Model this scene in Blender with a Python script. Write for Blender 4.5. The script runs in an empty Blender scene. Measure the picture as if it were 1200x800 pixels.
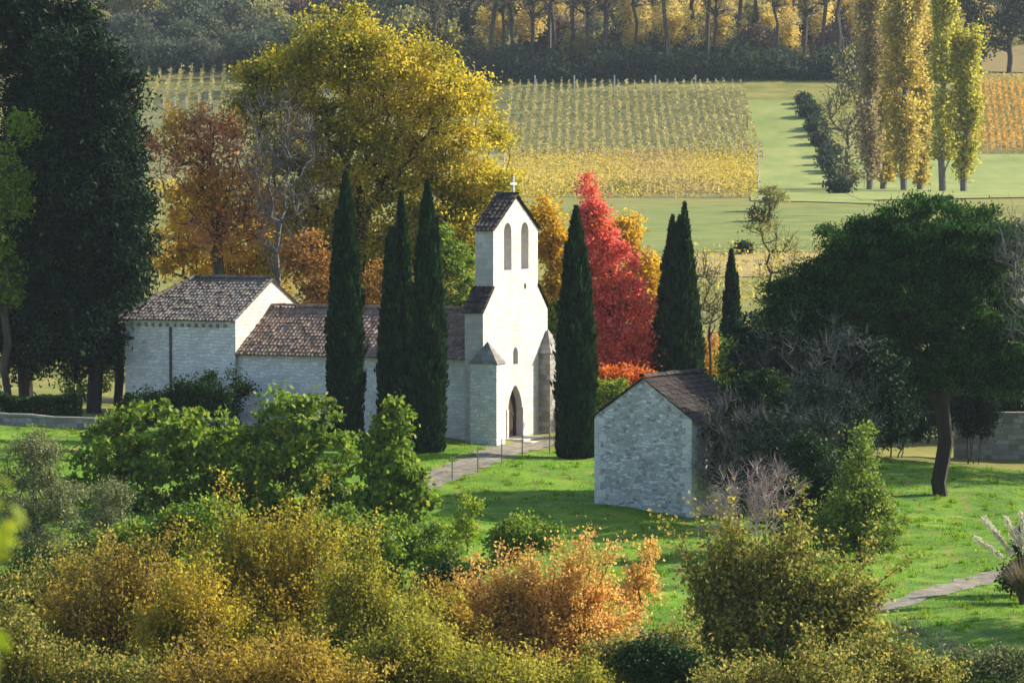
import bpy, math, random
import numpy as np
from mathutils import Vector
from mathutils.geometry import tessellate_polygon

R = math.radians
SC = bpy.context.scene
COL = SC.collection

# ------------------------------------------------------------------ camera, sky, sun, exposure
FPX, CAMZ, PITCH = 4800.0, 14.0, 0.045
cam_d = bpy.data.cameras.new('camera')
cam_d.sensor_width = 36.0
cam_d.lens = 36.0 * FPX / 1200.0
cam_d.clip_start, cam_d.clip_end = 0.5, 6000
cam_d.dof.use_dof = True
cam_d.dof.focus_distance = 200
cam_d.dof.aperture_fstop = 2.8
cam = bpy.data.objects.new('camera', cam_d)
cam.location = (0, 0, CAMZ)
cam.rotation_euler = (math.pi / 2 - PITCH, 0, 0)
COL.objects.link(cam)
SC.camera = cam

SUN_EL, SUN_H = R(29), math.atan2(0.41, 0.91)      # sun stands to the right and a little behind the church
sdir = Vector((math.cos(SUN_EL) * math.cos(SUN_H), math.cos(SUN_EL) * math.sin(SUN_H), math.sin(SUN_EL)))
world = bpy.data.worlds.new('World')
SC.world = world
world.use_nodes = True
wn = world.node_tree.nodes
sky = wn.new('ShaderNodeTexSky')
sky.sky_type = 'NISHITA'
sky.sun_disc = False
sky.sun_elevation = SUN_EL
sky.sun_rotation = math.pi / 2 - SUN_H
wn['Background'].inputs[1].default_value = 0.115
world.node_tree.links.new(sky.outputs[0], wn['Background'].inputs[0])
sun_d = bpy.data.lights.new('sun', 'SUN')
sun_d.energy = 5.0
sun_d.angle = R(0.53)
sun_d.color = (1.0, 0.9, 0.74)
sun = bpy.data.objects.new('sun', sun_d)
sun.location = (60, 240, 80)
sun.rotation_euler = sdir.to_track_quat('Z', 'Y').to_euler()
COL.objects.link(sun)
SC.view_settings.view_transform = 'Standard'
SC.view_settings.look = 'None'
SC.view_settings.exposure = 1.15
SC.view_settings.gamma = 1.0
SC.view_settings.use_curve_mapping = False
SC.render.engine = 'CYCLES'
SC.cycles.max_bounces = 6
SC.cycles.diffuse_bounces = 3
SC.cycles.transmission_bounces = 4
SC.cycles.volume_bounces = 0

# ------------------------------------------------------------------ helpers
cp, sp_ = math.cos(PITCH), math.sin(PITCH)


def ray(px, py):
    u, w = (px - 600) / FPX, -(py - 400) / FPX
    # camera right = +x, up = (0, sp, cp), forward = (0, cp, -sp)
    return np.array([u, cp + w * sp_, -sp_ + w * cp])


def at(px, py, Y):
    d = ray(px, py)
    d = d / d[1]
    return np.array([d[0] * Y, Y, CAMZ + d[2] * Y])


HY = np.array([-400, -60, 0, 30, 60, 90, 110, 130, 150, 165, 180, 190, 197, 204, 235, 252, 290, 330, 400, 440, 488, 560, 640, 656, 700, 800, 1000, 1400, 1900.])
HZ = np.array([30, 15, 11.8, 6, 0, -2.9, -3.0, -2.4, -1.9, -1.55, -1.05, -0.5, -0.1, 0.05, 0.7, 1.7, 3.8, 6.0, 9.2, 9.1, 9.3, 14.2, 24.5, 26.3, 33, 52, 86, 125, 135.])


def _slopes():
    d = np.diff(HZ) / np.diff(HY)
    m = np.zeros(len(HY))
    m[0], m[-1] = d[0], d[-1]
    for i in range(1, len(HY) - 1):
        m[i] = 0 if d[i - 1] * d[i] <= 0 else 2 * d[i - 1] * d[i] / (d[i - 1] + d[i])
    return m


HM = _slopes()


def h(x, y):
    x, y = np.asarray(x, float), np.asarray(y, float)
    yc = np.clip(y, HY[0], HY[-1])
    i = np.clip(np.searchsorted(HY, yc) - 1, 0, len(HY) - 2)
    dx = HY[i + 1] - HY[i]
    t = (yc - HY[i]) / dx
    z = ((2 * t**3 - 3 * t**2 + 1) * HZ[i] + (t**3 - 2 * t**2 + t) * dx * HM[i]
         + (-2 * t**3 + 3 * t**2) * HZ[i + 1] + (t**3 - t**2) * dx * HM[i + 1])
    w = np.exp(-((y - 195) / 30.0) ** 2)
    z = z - 0.045 * w * np.clip(x, -40, 40)
    near = np.exp(-((y - 170) / 60.0) ** 2)
    z = z + near * 0.05 * (np.sin(x * 1.9 + np.sin(y * 0.7) * 2) * np.sin(y * 1.3 + x * 0.5))
    z = z + near * 0.09 * (np.sin(x * 0.55 + y * 0.21) + np.sin(y * 0.47 - x * 0.23) * 0.8)
    far = np.clip((y - 300) / 300, 0, 1)
    z = z + far * (1.2 * np.sin(x * 0.017 + 1.0) + 0.5 * np.sin(y * 0.03 + x * 0.02))
    return z


def G(px, py, y0=95.0, y1=1500.0):
    """ground point seen at a pixel"""
    d = ray(px, py)
    ys = np.arange(y0, y1, 0.25)
    k = ys / d[1]
    gap = CAMZ + d[2] * k - h(d[0] * k, ys)
    j = np.argmax(gap < 0)
    if gap[j] >= 0:
        j = len(ys) - 1
    y = ys[j]
    x = d[0] * y / d[1]
    return np.array([x, y, float(h(x, y))])


def tag(o, label=None, cat=None, group=None, kind=None):
    if label: o['label'] = label
    if cat: o['category'] = cat
    if group: o['group'] = group
    if kind: o['kind'] = kind
    return o


def empty(name, loc=(0, 0, 0), rz=0.0):
    o = bpy.data.objects.new(name, None)
    o.empty_display_size = 0.3
    o.location = tuple(float(c) for c in loc)
    o.rotation_euler = (0, 0, rz)
    COL.objects.link(o)
    return o


class MB:
    """collects polygons of up to four corners into one mesh"""
    def __init__(s):
        s.v, s.f, s.uv, s.n = [], [], [], 0

    def add(s, verts, faces, uvs=None):
        verts = np.asarray(verts, float).reshape(-1, 3)
        for f in faces:
            s.f.append(tuple(int(i) + s.n for i in f))
        if uvs is None:
            uvs = verts[:, :2]
        s.uv.append(np.asarray(uvs, float).reshape(-1, 2))
        s.v.append(verts)
        s.n += len(verts)

    def poly(s, pts):
        """flat polygon with metric uvs"""
        pts = np.asarray(pts, float)
        nrm = np.cross(pts[1] - pts[0], pts[2] - pts[0])
        nrm /= (np.linalg.norm(nrm) + 1e-9)
        if abs(nrm[2]) > 0.75:
            uv = pts[:, :2]
        else:
            hx = np.array([-nrm[1], nrm[0], 0.0])
            hx /= (np.linalg.norm(hx) + 1e-9)
            uv = np.stack([pts @ hx, pts[:, 2]], 1)
        s.add(pts, [range(len(pts))], uv)

    def box(s, x0, x1, y0, y1, z0, z1, skip=''):
        p = lambda a, b, c: (a, b, c)
        q = {'f': [p(x0, y0, z0), p(x1, y0, z0), p(x1, y0, z1), p(x0, y0, z1)],
             'b': [p(x1, y1, z0), p(x0, y1, z0), p(x0, y1, z1), p(x1, y1, z1)],
             'l': [p(x0, y1, z0), p(x0, y0, z0), p(x0, y0, z1), p(x0, y1, z1)],
             'r': [p(x1, y0, z0), p(x1, y1, z0), p(x1, y1, z1), p(x1, y0, z1)],
             't': [p(x0, y0, z1), p(x1, y0, z1), p(x1, y1, z1), p(x0, y1, z1)],
             'd': [p(x0, y1, z0), p(x1, y1, z0), p(x1, y0, z0), p(x0, y0, z0)]}
        for k, c in q.items():
            if k not in skip:
                s.poly(c)

    def build(s, name, mat, parent=None, loc=None, smooth=False):
        me = bpy.data.meshes.new(name)
        v = np.concatenate(s.v)
        me.from_pydata(v.tolist(), [], s.f)
        uvl = me.uv_layers.new(name='UVMap')
        uv = np.concatenate(s.uv)
        li = np.empty(len(me.loops), dtype=np.int32)
        me.loops.foreach_get('vertex_index', li)
        uvl.data.foreach_set('uv', uv[li].astype(np.float32).ravel())
        return finish(me, name, mat, parent, loc, smooth)


def finish(me, name, mat, parent=None, loc=None, smooth=False):
    me.materials.append(mat)
    if smooth:
        me.polygons.foreach_set('use_smooth', np.ones(len(me.polygons), dtype=bool))
    me.update()
    o = bpy.data.objects.new(name, me)
    if loc is not None:
        o.location = tuple(float(c) for c in loc)
    if parent is not None:
        o.parent = parent
    COL.objects.link(o)
    return o


def quads(name, V, mat, parent=None, loc=None, k=4, smooth=False):
    """V: (N,k,3) separate polygons"""
    V = np.asarray(V, np.float32)
    n = V.shape[0]
    me = bpy.data.meshes.new(name)
    me.vertices.add(n * k)
    me.vertices.foreach_set('co', V.reshape(-1))
    me.loops.add(n * k)
    me.loops.foreach_set('vertex_index', np.arange(n * k, dtype=np.int32))
    me.polygons.add(n)
    me.polygons.foreach_set('loop_start', np.arange(n, dtype=np.int32) * k)
    me.update(calc_edges=True)
    return finish(me, name, mat, parent, loc, smooth)


def unit(v):
    return v / (np.linalg.norm(v, axis=-1, keepdims=True) + 1e-9)


def leaf_quads(rng, C, L, W, D=None, spread=1.0, out=None):
    """pointed leaves at C, length L, width W; D preferred direction of growth"""
    n = len(C)
    d = unit(rng.normal(size=(n, 3)))
    if D is not None:
        d = unit(D + spread * d)
    nr = unit(rng.normal(size=(n, 3)) + (0 if out is None else out))
    s = unit(np.cross(nr, d))
    L = (L * rng.uniform(0.65, 1.35, n))[:, None]
    W = (W * rng.uniform(0.65, 1.35, n))[:, None]
    b = C - d * L * 0.5
    m = C - d * L * 0.05
    droop = np.zeros((n, 3)); droop[:, 2] = -0.12 * L[:, 0]
    return np.stack([b, m + s * W * 0.5, C + d * L * 0.5 + droop, m - s * W * 0.5], 1)


def tube_segments(P0, P1, R0, R1, k=5):
    """frusta between points: returns (S*k,4,3)"""
    P0, P1 = np.asarray(P0, float), np.asarray(P1, float)
    d = unit(P1 - P0)
    a = np.where(np.abs(d[:, 2:3]) < 0.9, np.array([[0, 0, 1.0]]), np.array([[1.0, 0, 0]]))
    u = unit(np.cross(d, a))
    w = np.cross(d, u)
    out = []
    for i in range(k):
        t0, t1 = 2 * math.pi * i / k, 2 * math.pi * (i + 1) / k
        c0 = u * math.cos(t0) + w * math.sin(t0)
        c1 = u * math.cos(t1) + w * math.sin(t1)
        ext = d * np.asarray(R1)[:, None] * 0.4
        out.append(np.stack([P0 + c0 * R0[:, None], P0 + c1 * R0[:, None],
                             P1 + ext + c1 * R1[:, None], P1 + ext + c0 * R1[:, None]], 1))
    return np.concatenate(out)


# ------------------------------------------------------------------ materials
def nodes(name):
    m = bpy.data.materials.new(name)
    m.use_nodes = True
    nt = m.node_tree
    return m, nt, nt.nodes, nt.links, nt.nodes['Principled BSDF']


def ramp(ns, stops, interp='LINEAR'):
    r = ns.new('ShaderNodeValToRGB')
    r.color_ramp.interpolation = interp
    e = r.color_ramp.elements
    while len(e) < len(stops):
        e.new(0.5)
    for el, (p, c) in zip(e, stops):
        el.position = p
        el.color = (c[0], c[1], c[2], 1)
    return r


def even(cols):
    n = len(cols)
    return [(i / max(1, n - 1), c) for i, c in enumerate(cols)]


def leaf_mat(name, cols, alt=None, trans=0.35, clump=0.35, rough=0.6, spec=0.2):
    """leaf colours vary leaf by leaf and, with alt, in large patches of the crown"""
    m, nt, ns, ln, b = nodes(name)
    geo = ns.new('ShaderNodeNewGeometry')
    r1 = ramp(ns, even(cols))
    ln.new(geo.outputs['Random Per Island'], r1.inputs[0])
    col = r1.outputs[0]
    if alt:
        r2 = ramp(ns, even(alt))
        ln.new(geo.outputs['Random Per Island'], r2.inputs[0])
        tc = ns.new('ShaderNodeTexCoord')
        nz = ns.new('ShaderNodeTexNoise')
        nz.inputs['Scale'].default_value = clump
        nz.inputs['Detail'].default_value = 3
        ln.new(tc.outputs['Object'], nz.inputs['Vector'])
        st = ramp(ns, [(0.42, (0, 0, 0)), (0.6, (1, 1, 1))])
        ln.new(nz.outputs[0], st.inputs[0])
        mx = ns.new('ShaderNodeMix'); mx.data_type = 'RGBA'
        ln.new(st.outputs[0], mx.inputs[0])
        ln.new(col, mx.inputs[6]); ln.new(r2.outputs[0], mx.inputs[7])
        col = mx.outputs[2]
    ln.new(col, b.inputs['Base Color'])
    b.inputs['Roughness'].default_value = rough
    b.inputs['Specular IOR Level'].default_value = spec
    tr = ns.new('ShaderNodeBsdfTranslucent')
    ln.new(col, tr.inputs[0])
    ms = ns.new('ShaderNodeMixShader')
    ms.inputs[0].default_value = trans
    ln.new(b.outputs[0], ms.inputs[1]); ln.new(tr.outputs[0], ms.inputs[2])
    ln.new(ms.outputs[0], ns['Material Output'].inputs[0])
    return m


def noise_mat(name, stops, scale=1.0, detail=6, rough=0.9, coord='Object', bump=0.0, bscale=None, stretch=None):
    m, nt, ns, ln, b = nodes(name)
    tc = ns.new('ShaderNodeTexCoord')
    vec = tc.outputs[coord]
    if stretch:
        mp = ns.new('ShaderNodeMapping')
        mp.inputs['Scale'].default_value = stretch
        ln.new(vec, mp.inputs[0]); vec = mp.outputs[0]
    nz = ns.new('ShaderNodeTexNoise')
    nz.inputs['Scale'].default_value = scale
    nz.inputs['Detail'].default_value = detail
    nz.inputs['Roughness'].default_value = 0.62
    ln.new(vec, nz.inputs['Vector'])
    r = ramp(ns, stops)
    ln.new(nz.outputs[0], r.inputs[0])
    ln.new(r.outputs[0], b.inputs['Base Color'])
    b.inputs['Roughness'].default_value = rough
    b.inputs['Specular IOR Level'].default_value = 0.2
    if bump:
        n2 = ns.new('ShaderNodeTexNoise')
        n2.inputs['Scale'].default_value = bscale or scale * 3
        n2.inputs['Detail'].default_value = 5
        ln.new(vec, n2.inputs['Vector'])
        bp = ns.new('ShaderNodeBump')
        bp.inputs['Strength'].default_value = bump
        bp.inputs['Distance'].default_value = 0.05
        ln.new(n2.outputs[0], bp.inputs['Height'])
        ln.new(bp.outputs[0], b.inputs['Normal'])
    return m


def stone_mat(name, cols, mortar, sx=0.42, sz=0.2, jitter=0.09, stain=(0.1, 0.1, 0.09), stain_amt=0.35, bump=0.9):
    """coursed rubble: stones of uneven size laid in metric uvs"""
    m, nt, ns, ln, b = nodes(name)
    uv = ns.new('ShaderNodeUVMap'); uv.uv_map = 'UVMap'
    nz = ns.new('ShaderNodeTexNoise'); nz.inputs['Scale'].default_value = 2.2; nz.inputs['Detail'].default_value = 3
    ln.new(uv.outputs[0], nz.inputs['Vector'])
    mad = ns.new('ShaderNodeVectorMath'); mad.operation = 'MULTIPLY_ADD'
    mad.inputs[1].default_value = (jitter * 2,) * 3
    ln.new(nz.outputs['Color'], mad.inputs[0]); ln.new(uv.outputs[0], mad.inputs[2])
    br = ns.new('ShaderNodeTexBrick')
    br.inputs['Scale'].default_value = 1.0
    br.inputs['Brick Width'].default_value = sx
    br.inputs['Row Height'].default_value = sz
    br.inputs['Mortar Size'].default_value = 0.018
    br.inputs['Mortar Smooth'].default_value = 0.6
    br.inputs['Color1'].default_value = (0, 0, 0, 1)
    br.inputs['Color2'].default_value = (1, 1, 1, 1)
    br.inputs['Mortar'].default_value = (0.5, 0.5, 0.5, 1)
    br.offset_frequency = 2; br.squash = 0.7; br.squash_frequency = 3
    ln.new(mad.outputs[0], br.inputs['Vector'])
    rc = ramp(ns, even(cols))
    ln.new(br.outputs['Color'], rc.inputs[0])
    mm = ns.new('ShaderNodeMix'); mm.data_type = 'RGBA'
    ln.new(br.outputs['Fac'], mm.inputs[0]); ln.new(rc.outputs[0], mm.inputs[6])
    mm.inputs[7].default_value = (*mortar, 1)
    n2 = ns.new('ShaderNodeTexNoise'); n2.inputs['Scale'].default_value = 0.8; n2.inputs['Detail'].default_value = 8
    n2.inputs['Roughness'].default_value = 0.7
    ln.new(uv.outputs[0], n2.inputs['Vector'])
    st = ramp(ns, [(0.45, (0, 0, 0)), (0.75, (stain_amt,) * 3)])
    ln.new(n2.outputs[0], st.inputs[0])
    m2 = ns.new('ShaderNodeMix'); m2.data_type = 'RGBA'
    ln.new(st.outputs[0], m2.inputs[0]); ln.new(mm.outputs[2], m2.inputs[6])
    m2.inputs[7].default_value = (*stain, 1)
    ln.new(m2.outputs[2], b.inputs['Base Color'])
    b.inputs['Roughness'].default_value = 0.92
    b.inputs['Specular IOR Level'].default_value = 0.15
    n3 = ns.new('ShaderNodeTexNoise'); n3.inputs['Scale'].default_value = 9; n3.inputs['Detail'].default_value = 5
    ln.new(uv.outputs[0], n3.inputs['Vector'])
    ad = ns.new('ShaderNodeMath'); ad.operation = 'MULTIPLY_ADD'; ad.inputs[1].default_value = -1.0
    ln.new(br.outputs['Fac'], ad.inputs[0]); ln.new(n3.outputs[0], ad.inputs[2])
    bp = ns.new('ShaderNodeBump'); bp.inputs['Strength'].default_value = bump; bp.inputs['Distance'].default_value = 0.04
    ln.new(ad.outputs[0], bp.inputs['Height']); ln.new(bp.outputs[0], b.inputs['Normal'])
    return m


def tile_mat(name, cols, lichen=(0.3, 0.29, 0.25), lichen_amt=0.5):
    """one colour per roof tile: uvs carry the tile's column and course"""
    m, nt, ns, ln, b = nodes(name)
    uv = ns.new('ShaderNodeUVMap'); uv.uv_map = 'UVMap'
    fl = ns.new('ShaderNodeVectorMath'); fl.operation = 'FLOOR'
    ln.new(uv.outputs[0], fl.inputs[0])
    wh = ns.new('ShaderNodeTexWhiteNoise'); wh.noise_dimensions = '2D'
    ln.new(fl.outputs[0], wh.inputs['Vector'])
    rc = ramp(ns, even(cols))
    ln.new(wh.outputs[0], rc.inputs[0])
    tc = ns.new('ShaderNodeTexCoord')
    n2 = ns.new('ShaderNodeTexNoise'); n2.inputs['Scale'].default_value = 2.5; n2.inputs['Detail'].default_value = 8
    ln.new(tc.outputs['Object'], n2.inputs['Vector'])
    st = ramp(ns, [(0.5, (0, 0, 0)), (0.68, (lichen_amt,) * 3)])
    ln.new(n2.outputs[0], st.inputs[0])
    m2 = ns.new('ShaderNodeMix'); m2.data_type = 'RGBA'
    ln.new(st.outputs[0], m2.inputs[0]); ln.new(rc.outputs[0], m2.inputs[6])
    m2.inputs[7].default_value = (*lichen, 1)
    ln.new(m2.outputs[2], b.inputs['Base Color'])
    b.inputs['Roughness'].default_value = 0.85
    b.inputs['Specular IOR Level'].default_value = 0.2
    return m


M = {}
M['bark'] = noise_mat('bark', [(0.3, (0.035, 0.027, 0.02)), (0.7, (0.11, 0.09, 0.07))], 3, bump=0.6, stretch=(1, 1, 0.25))
M['bark_dark'] = noise_mat('bark_dark', [(0.3, (0.016, 0.012, 0.01)), (0.7, (0.05, 0.038, 0.03))], 3, bump=0.6, stretch=(1, 1, 0.25))
M['bark_grey'] = noise_mat('bark_grey', [(0.3, (0.07, 0.068, 0.066)), (0.7, (0.17, 0.16, 0.15))], 3, bump=0.5, stretch=(1, 1, 0.25))
M['twig_mauve'] = noise_mat('twig_mauve', [(0.3, (0.24, 0.175, 0.165)), (0.7, (0.46, 0.37, 0.35))], 3)
M['oak'] = leaf_mat('oak_leaves', [(0.34, 0.29, 0.018), (0.56, 0.45, 0.03), (0.76, 0.58, 0.06)],
                    [(0.10, 0.13, 0.012), (0.22, 0.22, 0.018), (0.44, 0.37, 0.03)], 0.52, 0.25)
M['maple_orange'] = leaf_mat('orange_leaves', [(0.5, 0.24, 0.02), (0.66, 0.38, 0.035), (0.7, 0.5, 0.06)],
                             [(0.46, 0.18, 0.09), (0.58, 0.27, 0.15), (0.56, 0.34, 0.18)], 0.55, 0.25)
M['russet'] = leaf_mat('russet_leaves', [(0.18, 0.08, 0.02), (0.32, 0.15, 0.03), (0.4, 0.24, 0.05)], None, 0.4)
M['maple_red'] = leaf_mat('red_leaves', [(0.55, 0.05, 0.06), (0.76, 0.12, 0.12), (0.85, 0.26, 0.22)],
                          [(0.62, 0.1, 0.05), (0.74, 0.24, 0.08), (0.7, 0.12, 0.13)], 0.5, 0.45)
M['leaf_orange_red'] = leaf_mat('orange_red_leaves', [(0.55, 0.09, 0.015), (0.62, 0.2, 0.02), (0.6, 0.14, 0.02)], None, 0.4)
M['leaf_yellow'] = leaf_mat('yellow_leaves', [(0.55, 0.34, 0.012), (0.72, 0.48, 0.025), (0.74, 0.54, 0.06)],
                            [(0.45, 0.3, 0.015), (0.55, 0.25, 0.02), (0.42, 0.36, 0.03)], 0.5, 0.4)
M['cypress'] = leaf_mat('cypress_sprays', [(0.004, 0.016, 0.006), (0.012, 0.036, 0.011), (0.035, 0.085, 0.024)], None, 0.25, spec=0.05)
M['conifer'] = leaf_mat('conifer_sprays', [(0.004, 0.012, 0.007), (0.010, 0.026, 0.012), (0.035, 0.07, 0.026)], None, 0.2, spec=0.05)
M['pine'] = leaf_mat('pine_needles', [(0.006, 0.024, 0.006), (0.02, 0.065, 0.013), (0.075, 0.18, 0.03)], None, 0.35, spec=0.05)
M['green'] = leaf_mat('green_leaves', [(0.07, 0.15, 0.012), (0.15, 0.25, 0.02), (0.30, 0.37, 0.04)],
                      [(0.04, 0.10, 0.012), (0.09, 0.17, 0.016), (0.32, 0.33, 0.03)], 0.5, 0.5)
M['green_dark'] = leaf_mat('dark_green_leaves', [(0.012, 0.034, 0.008), (0.022, 0.055, 0.012), (0.036, 0.08, 0.016)], None, 0.25, spec=0.08)
M['green_lime'] = leaf_mat('lime_leaves', [(0.16, 0.24, 0.012), (0.24, 0.32, 0.02), (0.32, 0.36, 0.03)], None, 0.5)
M['olive'] = leaf_mat('olive_leaves', [(0.12, 0.14, 0.05), (0.21, 0.23, 0.09), (0.34, 0.34, 0.16)],
                      [(0.05, 0.08, 0.02), (0.12, 0.15, 0.045), (0.22, 0.24, 0.09)], 0.25, 0.6)
M['yellow_fore'] = leaf_mat('golden_leaves', [(0.30, 0.22, 0.018), (0.48, 0.36, 0.028), (0.62, 0.48, 0.06)],
                            [(0.15, 0.16, 0.016), (0.30, 0.27, 0.022), (0.42, 0.38, 0.035)], 0.57, 0.4)
M['amber_fore'] = leaf_mat('amber_leaves', [(0.24, 0.16, 0.02), (0.40, 0.27, 0.03), (0.54, 0.40, 0.06)],
                           [(0.16, 0.14, 0.02), (0.32, 0.19, 0.035), (0.36, 0.31, 0.04)], 0.55, 0.5)
M['lime_fore'] = leaf_mat('yellow_green_leaves', [(0.20, 0.20, 0.02), (0.36, 0.33, 0.03), (0.54, 0.48, 0.06)],
                          [(0.12, 0.16, 0.016), (0.26, 0.28, 0.025), (0.44, 0.34, 0.04)], 0.55, 0.5)
M['orange_fore'] = leaf_mat('copper_leaves', [(0.6, 0.28, 0.06), (0.76, 0.43, 0.1), (0.82, 0.56, 0.18)],
                            [(0.46, 0.24, 0.09), (0.66, 0.42, 0.09), (0.5, 0.42, 0.09)], 0.55, 0.6)
M['hawthorn'] = leaf_mat('brown_green_leaves', [(0.07, 0.11, 0.016), (0.20, 0.22, 0.03), (0.38, 0.31, 0.06), (0.52, 0.45, 0.12)],
                         [(0.05, 0.10, 0.014), (0.16, 0.2, 0.03), (0.38, 0.25, 0.045), (0.46, 0.46, 0.12)], 0.48, 0.8, rough=0.6, spec=0.1)
M['thuja'] = leaf_mat('thuja_sprays', [(0.08, 0.14, 0.016), (0.16, 0.24, 0.03), (0.34, 0.38, 0.06)], None, 0.45)
M['wood_yellow'] = leaf_mat('wood_leaves', [(0.6, 0.46, 0.09), (0.78, 0.6, 0.13), (0.84, 0.68, 0.18)],
                            [(0.32, 0.32, 0.11), (0.52, 0.44, 0.15), (0.6, 0.42, 0.16)], 0.55, 0.12)
M['wood_green'] = leaf_mat('wood_green_leaves', [(0.016, 0.034, 0.022), (0.035, 0.055, 0.032), (0.075, 0.09, 0.04)], None, 0.3, spec=0.03)
M['scrub'] = leaf_mat('scrub_leaves', [(0.05, 0.075, 0.05), (0.09, 0.115, 0.07), (0.16, 0.16, 0.085)], None, 0.35, spec=0.05)
M['scrub_brown'] = leaf_mat('brown_scrub_leaves', [(0.12, 0.085, 0.06), (0.17, 0.12, 0.085), (0.2, 0.17, 0.1)], None, 0.35, spec=0.05)
M['scrub_lime'] = leaf_mat('pale_scrub_leaves', [(0.2, 0.22, 0.07), (0.3, 0.29, 0.09), (0.4, 0.34, 0.1)], None, 0.45)
M['wood_grey'] = leaf_mat('wood_grey_twigs', [(0.22, 0.18, 0.1), (0.32, 0.26, 0.13), (0.4, 0.32, 0.16)], None, 0.4)
M['poplar'] = leaf_mat('poplar_leaves', [(0.38, 0.3, 0.06), (0.55, 0.43, 0.09), (0.66, 0.53, 0.11)],
                       [(0.3, 0.27, 0.08), (0.44, 0.37, 0.1), (0.54, 0.4, 0.11)], 0.55, 0.12)
M['poplar_green'] = leaf_mat('poplar_green_leaves', [(0.28, 0.27, 0.04), (0.46, 0.43, 0.06), (0.6, 0.55, 0.08)], None, 0.55)
M['vine_green'] = leaf_mat('vine_leaves_green', [(0.2, 0.21, 0.06), (0.38, 0.32, 0.11), (0.52, 0.43, 0.18)],
                           [(0.16, 0.2, 0.06), (0.28, 0.28, 0.08), (0.44, 0.34, 0.12)], 0.42, 0.1)
M['vine_yellow'] = leaf_mat('vine_leaves_yellow', [(0.42, 0.34, 0.04), (0.58, 0.45, 0.06), (0.66, 0.5, 0.12)],
                             [(0.44, 0.32, 0.1), (0.52, 0.36, 0.13), (0.5, 0.44, 0.08)], 0.45, 0.08)
M['vine_orange'] = leaf_mat('vine_leaves_orange', [(0.42, 0.22, 0.045), (0.55, 0.31, 0.06), (0.55, 0.36, 0.08)], None, 0.45)
M['blade'] = leaf_mat('grass_blades', [(0.05, 0.15, 0.004), (0.11, 0.27, 0.007), (0.25, 0.39, 0.014)],
                      [(0.06, 0.14, 0.006), (0.15, 0.26, 0.01), (0.34, 0.38, 0.03)], 0.5, 0.3, spec=0.05)
M['pampas_blade'] = leaf_mat('pampas_blades', [(0.08, 0.07, 0.035), (0.14, 0.12, 0.06), (0.2, 0.17, 0.09)], None, 0.3)
M['plume'] = leaf_mat('pampas_plumes', [(0.6, 0.55, 0.42), (0.72, 0.68, 0.56)], None, 0.35)
M['lawn'] = noise_mat('lawn', [(0.3, (0.03, 0.085, 0.004)), (0.45, (0.075, 0.17, 0.006)), (0.6, (0.135, 0.24, 0.010)), (0.75, (0.22, 0.27, 0.03))], 0.45, 12)
M['terrain'] = noise_mat('hill_grass', [(0.3, (0.10, 0.11, 0.018)), (0.5, (0.17, 0.17, 0.03)), (0.7, (0.25, 0.22, 0.06))], 0.22, 10)
M['meadow'] = noise_mat('meadow_grass', [(0.3, (0.07, 0.10, 0.018)), (0.45, (0.13, 0.17, 0.03)), (0.6, (0.18, 0.20, 0.045)), (0.75, (0.30, 0.26, 0.09))], 0.5, 14, stretch=(0.5, 1, 1))
M['meadow_bright'] = noise_mat('bright_meadow', [(0.3, (0.14, 0.19, 0.04)), (0.5, (0.2, 0.24, 0.055)), (0.7, (0.28, 0.28, 0.09))], 0.2, 10, stretch=(1, 0.4, 1))
M['golden_ground'] = noise_mat('golden_ground', [(0.3, (0.17, 0.17, 0.04)), (0.5, (0.28, 0.24, 0.05)), (0.7, (0.38, 0.3, 0.09))], 0.25, 10, stretch=(0.3, 1, 1))
M['reveal'] = noise_mat('reveal_stone', [(0.3, (0.4, 0.37, 0.34)), (0.7, (0.52, 0.48, 0.45))], 3, 8)
M['stubble'] = noise_mat('stubble', [(0.3, (0.2, 0.16, 0.05)), (0.7, (0.4, 0.3, 0.1))], 0.3, 9)
M['forest_floor'] = noise_mat('leaf_litter', [(0.3, (0.10, 0.09, 0.035)), (0.5, (0.2, 0.15, 0.05)), (0.7, (0.13, 0.14, 0.045))], 0.12, 9)
M['vine_soil'] = noise_mat('vine_soil', [(0.3, (0.08, 0.10, 0.03)), (0.7, (0.2, 0.18, 0.065))], 0.3, 9)
M['gravel'] = noise_mat('path_gravel', [(0.25, (0.09, 0.10, 0.05)), (0.42, (0.16, 0.145, 0.11)), (0.7, (0.28, 0.25, 0.195))], 2.2, 12, bump=0.5, bscale=12)
M['paving'] = noise_mat('pale_paving', [(0.3, (0.42, 0.38, 0.31)), (0.7, (0.6, 0.55, 0.46))], 2.0, 8)
M['lime'] = stone_mat('limewashed_stone', [(0.45, 0.43, 0.385), (0.54, 0.515, 0.47), (0.62, 0.595, 0.55)], (0.5, 0.475, 0.43), 0.5, 0.26, 0.12, stain=(0.36, 0.33, 0.28), stain_amt=0.55, bump=0.6)
M['stone'] = stone_mat('pale_rubble', [(0.56, 0.555, 0.545), (0.70, 0.69, 0.675), (0.82, 0.80, 0.77), (0.62, 0.615, 0.60), (0.74, 0.73, 0.71)], (0.70, 0.69, 0.67), 0.34, 0.17, 0.16, stain=(0.34, 0.33, 0.30), stain_amt=0.5)
M['stone_cream'] = stone_mat('cream_rubble', [(0.52, 0.48, 0.41), (0.6, 0.56, 0.49), (0.66, 0.62, 0.55)], (0.6, 0.56, 0.5), stain_amt=0.15)
M['stone_grey'] = stone_mat('weathered_rubble', [(0.17, 0.16, 0.145), (0.27, 0.255, 0.235), (0.36, 0.34, 0.31)], (0.25, 0.24, 0.22), 0.5, 0.26, stain_amt=0.5)
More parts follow.
